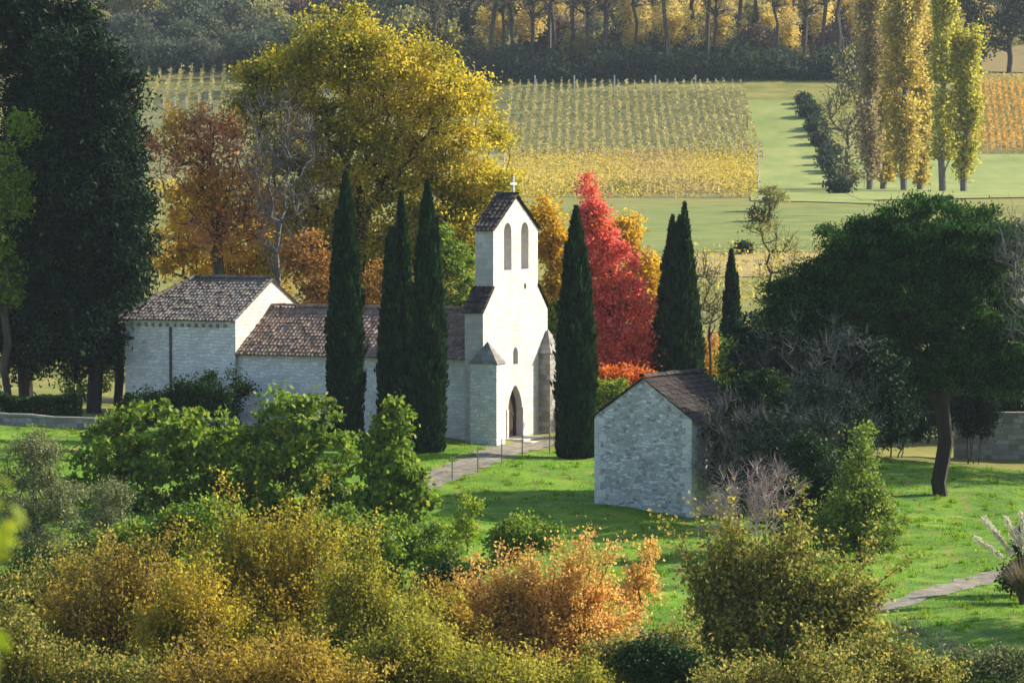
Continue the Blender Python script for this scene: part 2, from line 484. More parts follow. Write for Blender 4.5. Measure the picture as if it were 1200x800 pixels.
M['stone_shed'] = stone_mat('shed_rubble', [(0.25, 0.24, 0.235), (0.42, 0.41, 0.4), (0.56, 0.55, 0.54), (0.76, 0.75, 0.73), (0.36, 0.35, 0.34), (0.55, 0.54, 0.53)], (0.5, 0.49, 0.48), 0.25, 0.125, 0.2, stain=(0.16, 0.16, 0.15), stain_amt=0.5)
M['tiles'] = tile_mat('canal_tiles', [(0.15, 0.095, 0.068), (0.21, 0.135, 0.098), (0.27, 0.185, 0.135), (0.16, 0.12, 0.095), (0.31, 0.23, 0.18)])
M['tiles_grey'] = tile_mat('weathered_tiles', [(0.10, 0.085, 0.075), (0.15, 0.125, 0.11), (0.2, 0.17, 0.145), (0.13, 0.115, 0.10)], (0.3, 0.29, 0.26), 0.55)
M['tiles_dark'] = tile_mat('dark_tiles', [(0.025, 0.019, 0.017), (0.048, 0.035, 0.031), (0.08, 0.058, 0.049), (0.04, 0.033, 0.03)], (0.11, 0.10, 0.085), 0.5)
M['quoin'] = noise_mat('quoin_stone', [(0.3, (0.42, 0.41, 0.39)), (0.5, (0.58, 0.57, 0.55)), (0.7, (0.7, 0.69, 0.66))], 2.2, 9, bump=0.6, bscale=9)
M['wood_door'] = noise_mat('old_door_wood', [(0.3, (0.03, 0.02, 0.014)), (0.7, (0.075, 0.05, 0.035))], 2, stretch=(8, 8, 0.6))
M['iron'] = noise_mat('rusty_iron', [(0.3, (0.05, 0.04, 0.035)), (0.7, (0.12, 0.09, 0.07))], 8, rough=0.6)
M['post'] = noise_mat('post_wood', [(0.3, (0.34, 0.32, 0.29)), (0.7, (0.55, 0.52, 0.48))], 3)
M['rail'] = noise_mat('fence_wood', [(0.3, (0.14, 0.125, 0.1)), (0.7, (0.28, 0.25, 0.21))], 3)


# ------------------------------------------------------------------ trees
def grow(rng, base, top, attract, step=0.9, wander=0.12, lift=0.15, nseg=7, lean=0.0):
    """a branching skeleton: each attractor joins the cheapest node already grown"""
    nodes_, par, plen = [], [], []
    base, top = np.asarray(base, float), np.asarray(top, float)
    L = np.linalg.norm(top - base)
    for i in range(nseg + 1):
        t = i / nseg
        p = base + (top - base) * t
        if 0 < i < nseg:
            p = p + rng.normal(size=3) * L * 0.012 * np.array([1, 1, 0.2])
        nodes_.append(p); par.append(i - 1); plen.append(L * t)
    order = np.argsort(np.linalg.norm(attract - top, axis=1))
    N = np.array(nodes_)
    PL = np.array(plen)
    tips = []
    for a in attract[order]:
        dv = a - N
        d = np.linalg.norm(dv, axis=1)
        cost = d + 0.22 * PL + 1.1 * np.clip(N[:, 2] - a[2] + 0.25 * d, 0, None)
        cost[0] += 50
        j = int(np.argmin(cost))
        k = max(1, int(math.ceil(d[j] / step)))
        p0 = N[j]
        new, newl = [], []
        last = j
        for q in range(1, k + 1):
            t = q / k
            p = p0 + (a - p0) * t
            p[2] += lift * d[j] * math.sin(math.pi * t) * 0.6
            if q < k:
                p = p + rng.normal(size=3) * wander * d[j] / k
            new.append(p); newl.append(PL[j] + d[j] * t)
            par.append(last); last = len(par) - 1
        N = np.concatenate([N, np.array(new)])
        PL = np.concatenate([PL, np.array(newl)])
        tips.append(last)
    return N, np.array(par), tips


def wood_mesh(N, par, rtip, rbase, k=5, power=2.2):
    n = len(N)
    w = np.zeros(n)
    has = np.zeros(n, bool)
    for i in range(n):
        if par[i] >= 0:
            has[par[i]] = True
    w[~has] = rtip ** power
    for i in range(n - 1, 0, -1):
        w[par[i]] += w[i]
    r = w ** (1 / power)
    if r[0] > 0:
        f = rbase / r[0]
        r = np.maximum(rtip, r * (f ** (np.clip(r / r[0], 0, 1) ** 0.35)))
    i = np.arange(1, n)
    return tube_segments(N[par[i]], N[i], r[par[i]] if True else r[i], r[i], k), r


def sample_blobs(rng, blobs, n, shell=0.42):
    """clump centres through the volume of a crown built of ellipsoids (centre, radii)"""
    vol = np.array([np.prod(np.array(b[1]) ** 0.8) for b in blobs])
    cnt = np.maximum(2, (n * vol / vol.sum()).astype(int))
    out = []
    for (c, r), m in zip(blobs, cnt):
        d = unit(rng.normal(size=(m, 3)))
        rad = rng.uniform(0.05, 1, m)[:, None] ** shell
        out.append(np.asarray(c) + d * rad * np.asarray(r) * rng.uniform(0.92, 1.08, (m, 1)))
    return np.concatenate(out)


def px_blobs(spec, Y, depth=0.85, dy=0.0):
    """(px, py, rx, ry[, further away]) in the photograph -> ellipsoids at distance Y"""
    out = []
    for b in spec:
        px, py, rx, ry = b[:4]
        yy = Y + dy + (b[4] if len(b) > 4 else 0)
        s = yy / FPX
        out.append((at(px, py, yy), (rx * s, max(rx, ry * 0.6) * s * depth, ry * s)))
    return out


def make_tree(name, label, cat, base, blobs, leaf, bark, n=160, per=120, L=0.16, W=0.1, cr=0.6, flat=0.7,
              tr=0.25, rtip=0.012, fork=0.45, seed=1, group=None, up=0.0, spread=1.0, k=5, twigs=0, twl=0.6,
              leafpart='crown', step=0.9, top=None, shell=0.42, holes=0.0, stems=1):
    rng = np.random.default_rng(seed)
    base = np.asarray(base, float)
    bl = [(np.asarray(c) - base, r) for c, r in blobs]
    C = sample_blobs(rng, bl, n, shell)
    C = C[C[:, 2] > 0.15]
    if holes > 0:                                   # leave gaps where a hash of the place says so
        g = np.sin(C[:, 0] * 1.9 + seed) * np.sin(C[:, 1] * 1.7 + 2 * seed) * np.sin(C[:, 2] * 2.1 + 3 * seed)
        C = C[g > -1 + 0.0 + holes * 1.0 * (rng.uniform(size=len(C)) - 0.0) - 0.35 * (1 - holes)]
    root = empty(name, base)
    tag(root, label, cat, group)
    zmid = float(np.mean([c[2] for c, _ in bl]))
    cx = np.mean([c[:2] for c, _ in bl], axis=0)
    segs = []
    allC = C
    if stems == 1:
        t = np.array([cx[0] * 0.5, cx[1] * 0.5, zmid * 2 * fork * 0.9]) if top is None else np.asarray(top)
        N, par, tips = grow(rng, (0, 0, -0.3), t, C, step)
        q, rr = wood_mesh(N, par, rtip, tr, k)
        segs.append(q)
    else:
        ang = np.arctan2(C[:, 1] - cx[1] * 0.3, C[:, 0] - cx[0] * 0.3) + rng.normal(size=len(C)) * 0.3
        lab = ((ang + math.pi) / (2 * math.pi) * stems).astype(int) % stems
        for s in range(stems):
            Cs = C[lab == s]
            if len(Cs) < 2:
                continue
            m = Cs.mean(axis=0)
            b0 = np.array([m[0] * 0.15, m[1] * 0.15, -0.3]) + rng.normal(size=3) * [0.15, 0.15, 0]
            N, par, tips = grow(rng, b0, b0 + (m - b0) * np.array([0.5, 0.5, 0.6]), Cs, step)
            q, rr = wood_mesh(N, par, rtip, tr / math.sqrt(stems) * rng.uniform(0.8, 1.2), k)
            segs.append(q)
    if twigs:
        m = len(C) * twigs
        s = np.repeat(C, twigs, axis=0)
        ax = unit(s - np.array([cx[0], cx[1], zmid * 0.4]))
        d = unit(ax * 0.8 + rng.normal(size=(m, 3)) * 0.75 + np.array([0, 0, 0.35]))
        e1 = s + d * twl * rng.uniform(0.4, 1.1, (m, 1))
        e2 = e1 + unit(d + rng.normal(size=(m, 3)) * 0.5) * twl * rng.uniform(0.3, 0.8, (m, 1))
        r0 = np.full(m, rtip); r1 = np.full(m, rtip * 0.75); r2 = np.full(m, rtip * 0.4)
        segs.append(tube_segments(s, e1, r0, r1, 3)); segs.append(tube_segments(e1, e2, r1, r2, 3))
    quads('trunk', np.concatenate(segs), bark, root)
    if per:
        m = (per * rng.uniform(0.5, 1.4, len(allC))).astype(int)
        cc = np.repeat(allC, m, axis=0)
        cl = np.repeat(cr * rng.uniform(0.6, 1.25, len(allC)), m)[:, None]
        off = rng.normal(size=(len(cc), 3)) * cl * 0.55 * np.array([1, 1, flat])
        P = cc + off
        out = unit(P - np.array([cx[0], cx[1], zmid]))
        D = out * 0.3 + np.array([0, 0, up])
        keep = P[:, 2] > 0.03
        q = leaf_quads(rng, P[keep], L, W, D[keep], spread, out[keep] * 0.5 + np.array([0, 0, 0.3]))
        quads(leafpart, q, leaf, root)
    return root


def stem_bush(name, label, cat, px, Y, spec, leaf, bark, n=90, per=330, L=0.115, W=0.068, seed=1, side=8, bare=0.12, spread=0.22, rs=0.02, bundle=1.0):
    """many stems fan out of the ground and arch up to the edge of the bush; leaves sit along the side shoots"""
    rng = np.random.default_rng(seed)
    x = (px - 600) * Y / FPX
    base = np.array([x, Y, float(h(x, Y))])
    bl = [(np.asarray(c) - base, r) for c, r in px_blobs(spec, Y, 0.9)]
    A = sample_blobs(rng, bl, n, 0.34)
    cm = A.mean(axis=0) * np.array([1, 1, 0.6])
    A = cm + (A - cm) * (rng.uniform(0.86, 1.1, (len(A), 1)) + 0.25 * (rng.uniform(size=(len(A), 1)) > 0.88))
    A = A[A[:, 2] > 0.4]
    n = len(A)
    root = empty(name, base)
    tag(root, label, cat)
    B = np.stack([A[:, 0] * 0.35 + rng.normal(size=n) * 0.35 * bundle, A[:, 1] * 0.35 + rng.normal(size=n) * 0.35 * bundle, np.full(n, -0.3)], 1)
    Cc = B + (A - B) * np.array([0.3, 0.3, 0.62]) + rng.normal(size=(n, 3)) * 0.15
    K = 7
    T = np.linspace(0, 1, K)
    pos = lambda i, t: ((1 - t) ** 2)[:, None] * B[i] + (2 * t * (1 - t))[:, None] * Cc[i] + (t ** 2)[:, None] * A[i]
    segs = []
    ids = np.arange(n)
    r0 = 1.3 * rs * rng.uniform(0.6, 1.6, n)
    for k in range(K - 1):
        segs.append(tube_segments(pos(ids, np.full(n, T[k])), pos(ids, np.full(n, T[k + 1])), r0 * (1 - 0.85 * T[k]), r0 * (1 - 0.85 * T[k + 1]), 4))
    # side shoots
    m = n * side
    i = np.repeat(ids, side)
    t = rng.uniform(0.4, 1.0, m)
    S = pos(i, t)
    tang = unit(pos(i, np.minimum(t + 0.05, 1.05)) - S)
    Ls = rng.uniform(0.25, 0.85, m) * (1.25 - 0.6 * t)
    d = unit(tang * 0.9 + rng.normal(size=(m, 3)) * 0.55 + np.array([0, 0, 0.25]))
    E = S + d * Ls[:, None]
    segs.append(tube_segments(S, E, np.full(m, 0.007), np.full(m, 0.003), 3))
    quads('stems', np.concatenate(segs), bark, root)
    q = max(1, int(per * 0.85) // (side + 2))
    on = rng.uniform(size=m) > bare
    i2 = np.repeat(np.where(on)[0], q)
    P = S[i2] + (E[i2] - S[i2]) * rng.uniform(0.1, 1.08, len(i2))[:, None] + rng.normal(size=(len(i2), 3)) * spread * np.array([1, 1, 0.8]) * rng.uniform(0.3, 1, len(i2))[:, None]
    ex = np.repeat(ids, 2 * q)
    te = rng.uniform(0.6, 1.03, len(ex))
    P = np.concatenate([P, pos(ex, te) + rng.normal(size=(len(ex), 3)) * spread * 0.6])
    P = P[P[:, 2] > 0.05]
    cen = np.array([A[:, 0].mean(), A[:, 1].mean(), A[:, 2].mean() * 0.7])
    out = unit(P - cen)
    quads('leaves', leaf_quads(rng, P, L, W, out * 0.3 + np.array([0, 0, 0.25]), 1.0, out * 0.5 + np.array([0, 0, 0.3])), leaf, root)
    return root


def cypress(label, px, top, base_py, hw, Y, tips=1, seed=1, n=13000, group='tall cypresses around the chapel'):
    rng = np.random.default_rng(seed)
    s = Y / FPX
    x0 = (px - 600) * s
    z0 = float(h(x0, Y))
    zt = at(px, top, Y)[2]
    H = zt - z0
    r = hw * s
    root = empty('cypress_tree', (x0, Y, z0))
    tag(root, label, 'cypress', group)
    P0 = np.array([[0, 0, -0.3], [0, 0, H * 0.35], [0.02, 0, H * 0.7]]); P1 = np.array([[0, 0, H * 0.35], [0.02, 0, H * 0.7], [0, 0, H * 0.93]])
    quads('trunk', tube_segments(P0, P1, np.array([0.24, 0.16, 0.08]), np.array([0.16, 0.08, 0.02]), 8), M['bark'], root)
    allq = []
    sp = []
    for i in range(tips):
        if tips == 1:
            sp.append((0, 0, H, r, 1.0))
        else:
            a = 2 * math.pi * (i + 0.2) / tips
            sp.append((r * 0.36 * math.cos(a), r * 0.36 * math.sin(a), H * (1.0 if i == 0 else rng.uniform(0.82, 0.97)), r * (0.7 if tips < 4 else 0.62), 1.0 / tips))
    if tips >= 4:
        sp.append((0, 0, H * 0.9, r * 0.98, 0.6))
    for i in range(14):                             # side shoots that stand off the column
        a = rng.uniform(0, 2 * math.pi)
        sp.append((r * 0.66 * math.cos(a), r * 0.66 * math.sin(a), H * rng.uniform(0.35, 0.88), r * 0.36, 0.08))
    for sx, sy, sh, sr, fr in sp:
        m = int(n * fr)
        t = rng.uniform(0.0, 1, m) ** 1.1
        prof = np.clip(np.minimum(0.62 + 1.1 * t, 1.0) * (1 - t ** 2.1) ** 0.8, 0.02, 1)
        a = rng.uniform(0, 2 * math.pi, m)
        lump = 1 + 0.10 * np.sin(a * 5 + t * 23 + seed) + 0.11 * np.sin(a * 3 - t * 37 + 2 * seed) + 0.08 * np.sin(a * 7 + t * 61)
        rad = sr * prof * lump * rng.uniform(0, 1, m) ** 0.3 * (1 + 0.16 * (rng.uniform(size=m) > 0.9) * rng.uniform(size=m))
        merge = np.clip(1 - 0.3 * t, 0.5, 1)
        P = np.stack([sx * merge + rad * np.cos(a), sy * merge + rad * np.sin(a), 0.15 + t * (sh - 0.15)], 1)
        D = np.stack([np.cos(a) * 0.35, np.sin(a) * 0.35, np.ones(m)], 1)
        allq.append(leaf_quads(rng, P, 0.42, 0.11, D, 0.35, np.stack([np.cos(a), np.sin(a), 0 * a], 1) * 0.7))
    quads('crown', np.concatenate(allq), M['cypress'], root)
    return root


def dup(root, loc, rz=0.0, sc=1.0, label=None, group=None):
    r = root.copy(); COL.objects.link(r)
    r.location = tuple(float(c) for c in loc)
    r.rotation_euler = (0, 0, rz)
    r.scale = (sc, sc, sc) if not hasattr(sc, '__len__') else sc
    if label: r['label'] = label
    if group: r['group'] = group
    for ch in list(root.children):
        c = ch.copy(); COL.objects.link(c); c.parent = r
        for g in ch.children:
            d = g.copy(); COL.objects.link(d); d.parent = c
    return r


# ------------------------------------------------------------------ ground
def grid_mesh(name, X, Y_, Z, mat, smooth=True):
    ny, nx = X.shape
    me = bpy.data.meshes.new(name)
    V = np.stack([X, Y_, Z], -1).reshape(-1, 3).astype(np.float32)
    idx = np.arange(nx * ny).reshape(ny, nx)
    F = np.stack([idx[:-1, :-1], idx[:-1, 1:], idx[1:, 1:], idx[1:, :-1]], -1).reshape(-1, 4).astype(np.int32)
    me.vertices.add(len(V)); me.vertices.foreach_set('co', V.ravel())
    me.loops.add(F.size); me.loops.foreach_set('vertex_index', F.ravel())
    me.polygons.add(len(F)); me.polygons.foreach_set('loop_start', np.arange(len(F), dtype=np.int32) * 4)
    me.update(calc_edges=True)
    o = finish(me, name, mat, None, None, smooth)
    o['kind'] = 'structure'
    return o


ys = np.concatenate([np.arange(-300, 90, 10), np.arange(90, 260, 1.0), np.arange(260, 700, 4.0), np.arange(700, 1900, 25.0)])
xs = np.concatenate([np.arange(-700, -60, 20.0), np.arange(-60, 60.01, 1.0), np.arange(80, 701, 20.0)])
XX, YY = np.meshgrid(xs, ys)
grid_mesh('hills', XX, YY, h(XX, YY), M['terrain'])


def sheet(name, corners, mat, lift=0.004, n=(40, 40)):
    """a field draped on the hill between four ground points (near left, near right, far right, far left)"""
    a, b, c, d = [np.asarray(q, float)[:2] for q in corners]
    u, v = np.meshgrid(np.linspace(0, 1, n[0]), np.linspace(0, 1, n[1]))
    u, v = u[..., None], v[..., None]
    P = (a * (1 - u) + b * u) * (1 - v) + (d * (1 - u) + c * u) * v
    return grid_mesh(name, P[..., 0], P[..., 1], h(P[..., 0], P[..., 1]) + lift, mat)


def ribbon(name, pts, width, mat, lift=0.03, n=90):
    pts = np.asarray(pts, float)[:, :2]
    t = np.linspace(0, len(pts) - 1, n)
    P = np.empty((n, 2))
    for k, tt in enumerate(t):                       # Catmull-Rom
        i = min(int(tt), len(pts) - 2); f = tt - i
        p0, p1, p2, p3 = pts[max(i - 1, 0)], pts[i], pts[i + 1], pts[min(i + 2, len(pts) - 1)]
        P[k] = 0.5 * ((2 * p1) + (p2 - p0) * f + (2 * p0 - 5 * p1 + 4 * p2 - p3) * f**2 + (3 * p1 - p0 - 3 * p2 + p3) * f**3)
    T = unit(np.gradient(P, axis=0))
    S = np.stack([-T[:, 1], T[:, 0]], 1)
    wob = 1 + 0.12 * np.sin(np.arange(n) * 0.9) + 0.07 * np.sin(np.arange(n) * 2.3)
    cols = [P + S * width * o * wob[:, None] for o in np.linspace(-0.5, 0.5, 6)]
    C = np.stack(cols, 1)
    return grid_mesh(name, C[..., 0], C[..., 1], h(C[..., 0], C[..., 1]) + lift, mat), P


sheet('lawn', [(-32, 118), (34, 118), (40, 199), (-38, 199)], M['lawn'], 0.012, (100, 110))
sheet('meadow', [G(560, 296), G(1020, 296), G(1060, 243), G(540, 243)], M['meadow'], 0.05)
sheet('bright_meadow', [G(880, 236), G(1030, 240), G(940, 118), G(876, 118)], M['meadow_bright'], 0.09)
sheet('pasture', [G(1010, 236), G(1230, 232), G(1230, 182), G(960, 182)], M['meadow_bright'], 0.12)
sheet('stubble_field', [G(790, 325), G(1000, 325), G(1010, 297), G(780, 297)], M['stubble'], 0.06)
sheet('vineyard_ground', [G(130, 232), G(890, 232), G(872, 104), G(130, 104)], M['vine_soil'], 0.05)

sheet('vineyard_floor', [(-8, 487), (29.5, 490), (33, 557), (-8, 554)], M['golden_ground'], 0.12, (60, 60))
sheet('forest_floor', [(-140, 655), (140, 655), (190, 990), (-190, 990)], M['forest_floor'], 0.15, (60, 80))

# path that climbs to the chapel door and the gravel track through the garden
door_pts = [G(470, 575), G(520, 558), G(560, 541), G(600, 527), G(640, 519), G(690, 514)]
ribbon('chapel_path', door_pts, 1.9, M['gravel'], 0.035)
ribbon('garden_track', [G(600, 742), G(700, 738), G(780, 748), G(900, 740), G(1050, 708), G(1110, 690), G(1160, 675), G(1230, 662)], 1.25, M['gravel'], 0.035)

# ------------------------------------------------------------------ chapel
TH = R(66)                                            # the facade looks this far to the right of the camera
nvec = np.array([math.sin(TH), -math.cos(TH)])
tvec = np.array([math.cos(TH), math.sin(TH)])
OY = 200.0
OX = (566 - 600) * OY / FPX
W = 7.9


def local_a(px, s):
    """how far back along the chapel the column px meets the line at s"""
    u = (px - 600) / FPX
    x0, y0 = OX + s * tvec[0], OY + s * tvec[1]
    return (u * y0 - x0) / (-nvec[0] + u * nvec[1] * 1.0) if False else (x0 - u * y0) / (nvec[0] - u * nvec[1])


def zat(py, s, a):
    y = OY + s * tvec[1] - a * nvec[1]
    return at(600, py, y)[2]


chapel = empty('stone_chapel', (OX, OY, 0.0), TH)
tag(chapel, 'old stone chapel with a blazing white bell gable facade and tiled roofs', 'chapel')


def arch_loop(s0, s1, z0, z1, n=9, pointed=True):
    w = s1 - s0
    pts = [(s0, z0), (s1, z0)]
    zs = z1 - (w * 0.75 if pointed else w * 0.5)
    pts.append((s1, zs))
    for i in range(1, n):
        t = i / n
        if pointed:
            if t < 0.5:
                a = t * 2; x = s1 - (w / 2) * (1 - math.cos(a * math.pi / 2)); z = zs + (z1 - zs) * math.sin(a * math.pi / 2) ** 1.0
                x = s1 - (w / 2) * (a ** 1.6)
                z = zs + (z1 - zs) * (a ** 0.8)
            else:
                a = (1 - t) * 2
                x = s0 + (w / 2) * (a ** 1.6)
                z = zs + (z1 - zs) * (a ** 0.8)
        else:
            x = (s0 + s1) / 2 + w / 2 * math.cos(math.pi * t); z = zs + w / 2 * math.sin(math.pi * t)
        pts.append((x, z))
    pts.append((s0, zs))
    return pts


def slab(mb, loops, y0, y1, back=True, lining=None):
    """wall of outline loops[0] with the other loops cut through it, from y0 (front) to y1"""
    flat = [p for l in loops for p in l]
    tri = tessellate_polygon([[Vector((p[0], p[1], 0)) for p in l] for l in loops])
    f3 = np.array([(p[0], y0, p[1]) for p in flat]); b3 = np.array([(p[0], y1, p[1]) for p in flat])
    uv = np.array(flat)
    tf = []
    for t in tri:
        p = [np.array(flat[i]) for i in t]
        cr = (p[1][0] - p[0][0]) * (p[2][1] - p[0][1]) - (p[1][1] - p[0][1]) * (p[2][0] - p[0][0])
        tf.append(t if cr > 0 else t[::-1])
    mb.add(f3, tf, uv)
    if back:
        mb.add(b3, [t[::-1] for t in tf], uv)
    k = 0
    for li, l in enumerate(loops):
        m = len(l)
        ar = sum(l[i][0] * l[(i + 1) % m][1] - l[(i + 1) % m][0] * l[i][1] for i in range(m))
        sgn = (ar > 0) == (li == 0)
        for i in range(m):
            a, b = l[i], l[(i + 1) % m]
            q = [(a[0], y0, a[1]), (a[0], y1, a[1]), (b[0], y1, b[1]), (b[0], y0, b[1])]
            (lining[li - 1] if lining is not None and li > 0 else mb).poly(q if sgn else q[::-1])


def roof_tiles(mb, p0, along, upv, pitch=0.24, course=0.36, keep=None, amp=0.05, flip=False, wob=0.015, seed=0):
    """canal tiles: half-round columns running up the slope, each course stepping over the one below"""
    rng = np.random.default_rng(seed)
    p0, along, upv = [np.asarray(q, float) for q in (p0, along, upv)]
    La, Lu = np.linalg.norm(along), np.linalg.norm(upv)
    ea, eu = along / La, upv / Lu
    nrm = np.cross(ea, eu)
    if nrm[2] < 0:
        nrm = -nrm
    nc = max(1, int(round(La / pitch))); nr = max(1, int(round(Lu / course)))
    su = np.linspace(0, 1, 7)
    prof = np.sin(su * math.pi) ** 0.8
    for c in range(nc):
        for r in range(nr):
            j = rng.normal(size=2) * wob
            a0, a1 = c * La / nc, (c + 1) * La / nc
            u0, u1 = r * Lu / nr - 0.05, (r + 1) * Lu / nr
            cen = p0 + ea * (a0 + a1) / 2 + eu * (u0 + u1) / 2
            if keep is not None and not keep(cen):
                continue
            lift0, lift1 = 0.04 + j[0], 0.0 + j[0] * 0.5
            vs, uvs = [], []
            for k in range(7):
                aa = a0 + (a1 - a0) * su[k]
                vs.append(p0 + ea * (aa + j[1]) + eu * u0 + nrm * (lift0 + amp * prof[k]))
                vs.append(p0 + ea * aa + eu * u1 + nrm * (lift1 + amp * prof[k]))
                vs.append(p0 + ea * (aa + j[1]) + eu * (u0 + 0.002) + nrm * (lift0 + amp * prof[k] - 0.05))
                uvs += [(c + 0.5, r + 0.5)] * 3
            fs = []
            for k in range(6):
                a, b = 3 * k, 3 * (k + 1)
                fs.append((a, b, b + 1, a + 1))
                fs.append((a + 2, b + 2, b, a))
            mb.add(vs, fs, uvs)


def ridge_tiles(mb, p0, p1, r=0.13, step=0.4, seed=0):
    rng = np.random.default_rng(seed)
    p0, p1 = np.asarray(p0, float), np.asarray(p1, float)
    L = np.linalg.norm(p1 - p0); e = (p1 - p0) / L
    side = unit(np.cross(e, [0, 0, 1.0])); up = np.cross(side, e)
    n = max(1, int(L / step))
    for i in range(n):
        a, b = p0 + e * L * i / n, p0 + e * (L * (i + 1) / n + 0.04)
        jr = rng.normal() * 0.012
        vs, uvs = [], []
        for k in range(6):
            t = math.pi * k / 5
            o = side * math.cos(t) * r + up * (math.sin(t) * r * 0.9 + jr)
            vs += [a + o * 1.08, b + o * 0.95]; uvs += [(i + 0.5, 77.5)] * 2
        mb.add(vs, [(2 * k, 2 * k + 2, 2 * k + 3, 2 * k + 1) for k in range(5)], uvs)


# bell-gable front wall
bl, br_ = 1.23, W - 1.23
zsh, zsh2, zbe, zap = 6.35, 7.55, 10.4, 12.0
outer = [(0, -0.8), (W, -0.8), (W, zsh), (br_, zsh2), (br_, zbe), (W / 2, zap), (bl, zbe), (bl, zsh2), (0, zsh)]
dl, dr = 3.0, 4.75
door_l = arch_loop(dl, dr, 0.08, 2.75)
bell1 = arch_loop(2.5, 3.42, 8.4, 10.75, pointed=False)
bell2 = arch_loop(4.6, 5.52, 8.4, 10.75, pointed=False)
slit = arch_loop(3.62, 4.22, 3.7, 4.55, pointed=False)
ocu = [(5.1 + 0.17 * math.cos(t * math.pi / 4), 7.55 + 0.17 * math.sin(t * math.pi / 4)) for t in range(8)]
mb = MB()
lin = [MB() for _ in range(5)]
slab(mb, [outer, door_l, bell1, bell2, slit, ocu], 0.0, 0.98, True, lin)
facade = mb.build('bell_gable', M['lime'], chapel)
for l_ in lin:
    l_.build('opening_reveal', M['reveal'], facade)
mb = MB()                                             # door leaf set back in its reveal, boards behind the small openings
mb.box(dl - 0.05, dr + 0.05, 0.36, 0.44, 0.0, 2.8)
for i in range(5):
    x = dl + 0.1 + i * 0.34
    mb.box(x, x + 0.3, 0.34, 0.358, 0.1, 2.5)
dleaf = mb.build('door', M['wood_door'], chapel)
mb = MB(); mb.box(dr - 0.5, dr - 0.42, 0.3, 0.338, 1.1, 1.3); mb.build('handle', M['iron'], dleaf)
mb = MB(); mb.box(3.5, 4.35, 0.7, 0.74, 3.6, 4.65); mb.build('window_pane', M['iron'], chapel)
mb = MB(); mb.box(4.9, 5.3, 0.55, 0.59, 7.35, 7.75); mb.build('window_pane', M['iron'], chapel)
mb = MB()                                             # stone surround of the doorway and steps
for s0, s1 in ((dl - 0.2, dl - 0.003), (dr + 0.003, dr + 0.2)):
    mb.box(s0, s1, -0.05, -0.003, 0.0, 1.5)
mb.box(dl - 0.5, dr + 0.5, -1.1, -0.003, -0.6, 0.07)
mb.box(dl - 0.7, dr + 0.7, -1.6, -1.103, -0.6, -0.03)
mb.build('door_surround', M['stone_cream'], chapel)
for s0, z0, s1, z1 in ((-0.12, zsh - 0.02, bl - 0.01, zsh2), (W + 0.12, zsh - 0.02, br_ + 0.01, zsh2)):
    mb = MB()
    up = np.array([s1 - s0, 0, z1 - z0 + 0.02])
    roof_tiles(mb, (s0, -0.1, z0 + 0.06), (0, 1.18, 0), up, 0.24, 0.34)
    mb.poly([(s0, -0.1, z0 + 0.05), (s0, 1.08, z0 + 0.05), (s1, 1.08, z1 + 0.06), (s1, -0.1, z1 + 0.06)])
    mb.build('shoulder_roof', M['tiles_dark'], chapel)
mb = MB()
for sg in (-1, 1):
    e = W / 2 + sg * (W / 2 - bl + 0.16)
    zz = zbe - 0.08
    up = np.array([W / 2 - e, 0, zap - zz + 0.06])
    roof_tiles(mb, (e, -0.13, zz + 0.06), (0, 1.24, 0), up, 0.24, 0.36)
    mb.poly([(e, -0.13, zz + 0.05), (e, 1.11, zz + 0.05), (W / 2, 1.11, zap + 0.09), (W / 2, -0.13, zap + 0.09)])
ridge_tiles(mb, (W / 2, -0.13, zap + 0.14), (W / 2, 1.11, zap + 0.14))
mb.build('belfry_roof', M['tiles_dark'], chapel)
mb = MB()
mb.box(W / 2 - 0.05, W / 2 + 0.05, 0.1, 0.2, zap + 0.1, zap + 1.05)
mb.box(W / 2 - 0.4, W / 2 - 0.052, 0.11, 0.19, zap + 0.62, zap + 0.72)
mb.box(W / 2 + 0.052, W / 2 + 0.4, 0.11, 0.19, zap + 0.62, zap + 0.72)
mb.box(W / 2 - 0.16, W / 2 + 0.16, 0.02, 0.3, zap - 0.1, zap + 0.099)
mb.build('cross', M['stone_cream'], chapel)


def buttress(s0, s1, a0, a1, zt, zpk, mat):
    mb = MB()
    mb.box(s0, s1, a0, a1, -0.9, zt, skip='t')
    b = mb.build('buttress', mat, chapel)
    mb = MB()
    e = 0.08
    c = [(s0 - e, a0 - e, zt - 0.02), (s1 + e, a0 - e, zt - 0.02), (s1 + e, a1 + e, zt - 0.02), (s0 - e, a1 + e, zt - 0.02)]
    pk = ((s0 + s1) / 2, (a0 + a1) / 2, zpk)
    for i in range(4):
        mb.poly([c[i], c[(i + 1) % 4], pk])
    mb.poly(c[::-1])
    mb.build('cap', M['stone_grey'], b)


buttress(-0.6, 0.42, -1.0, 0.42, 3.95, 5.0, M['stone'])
buttress(W - 1.1, W + 0.75, -0.62, 0.45, 4.15, 5.3, M['stone_grey'])

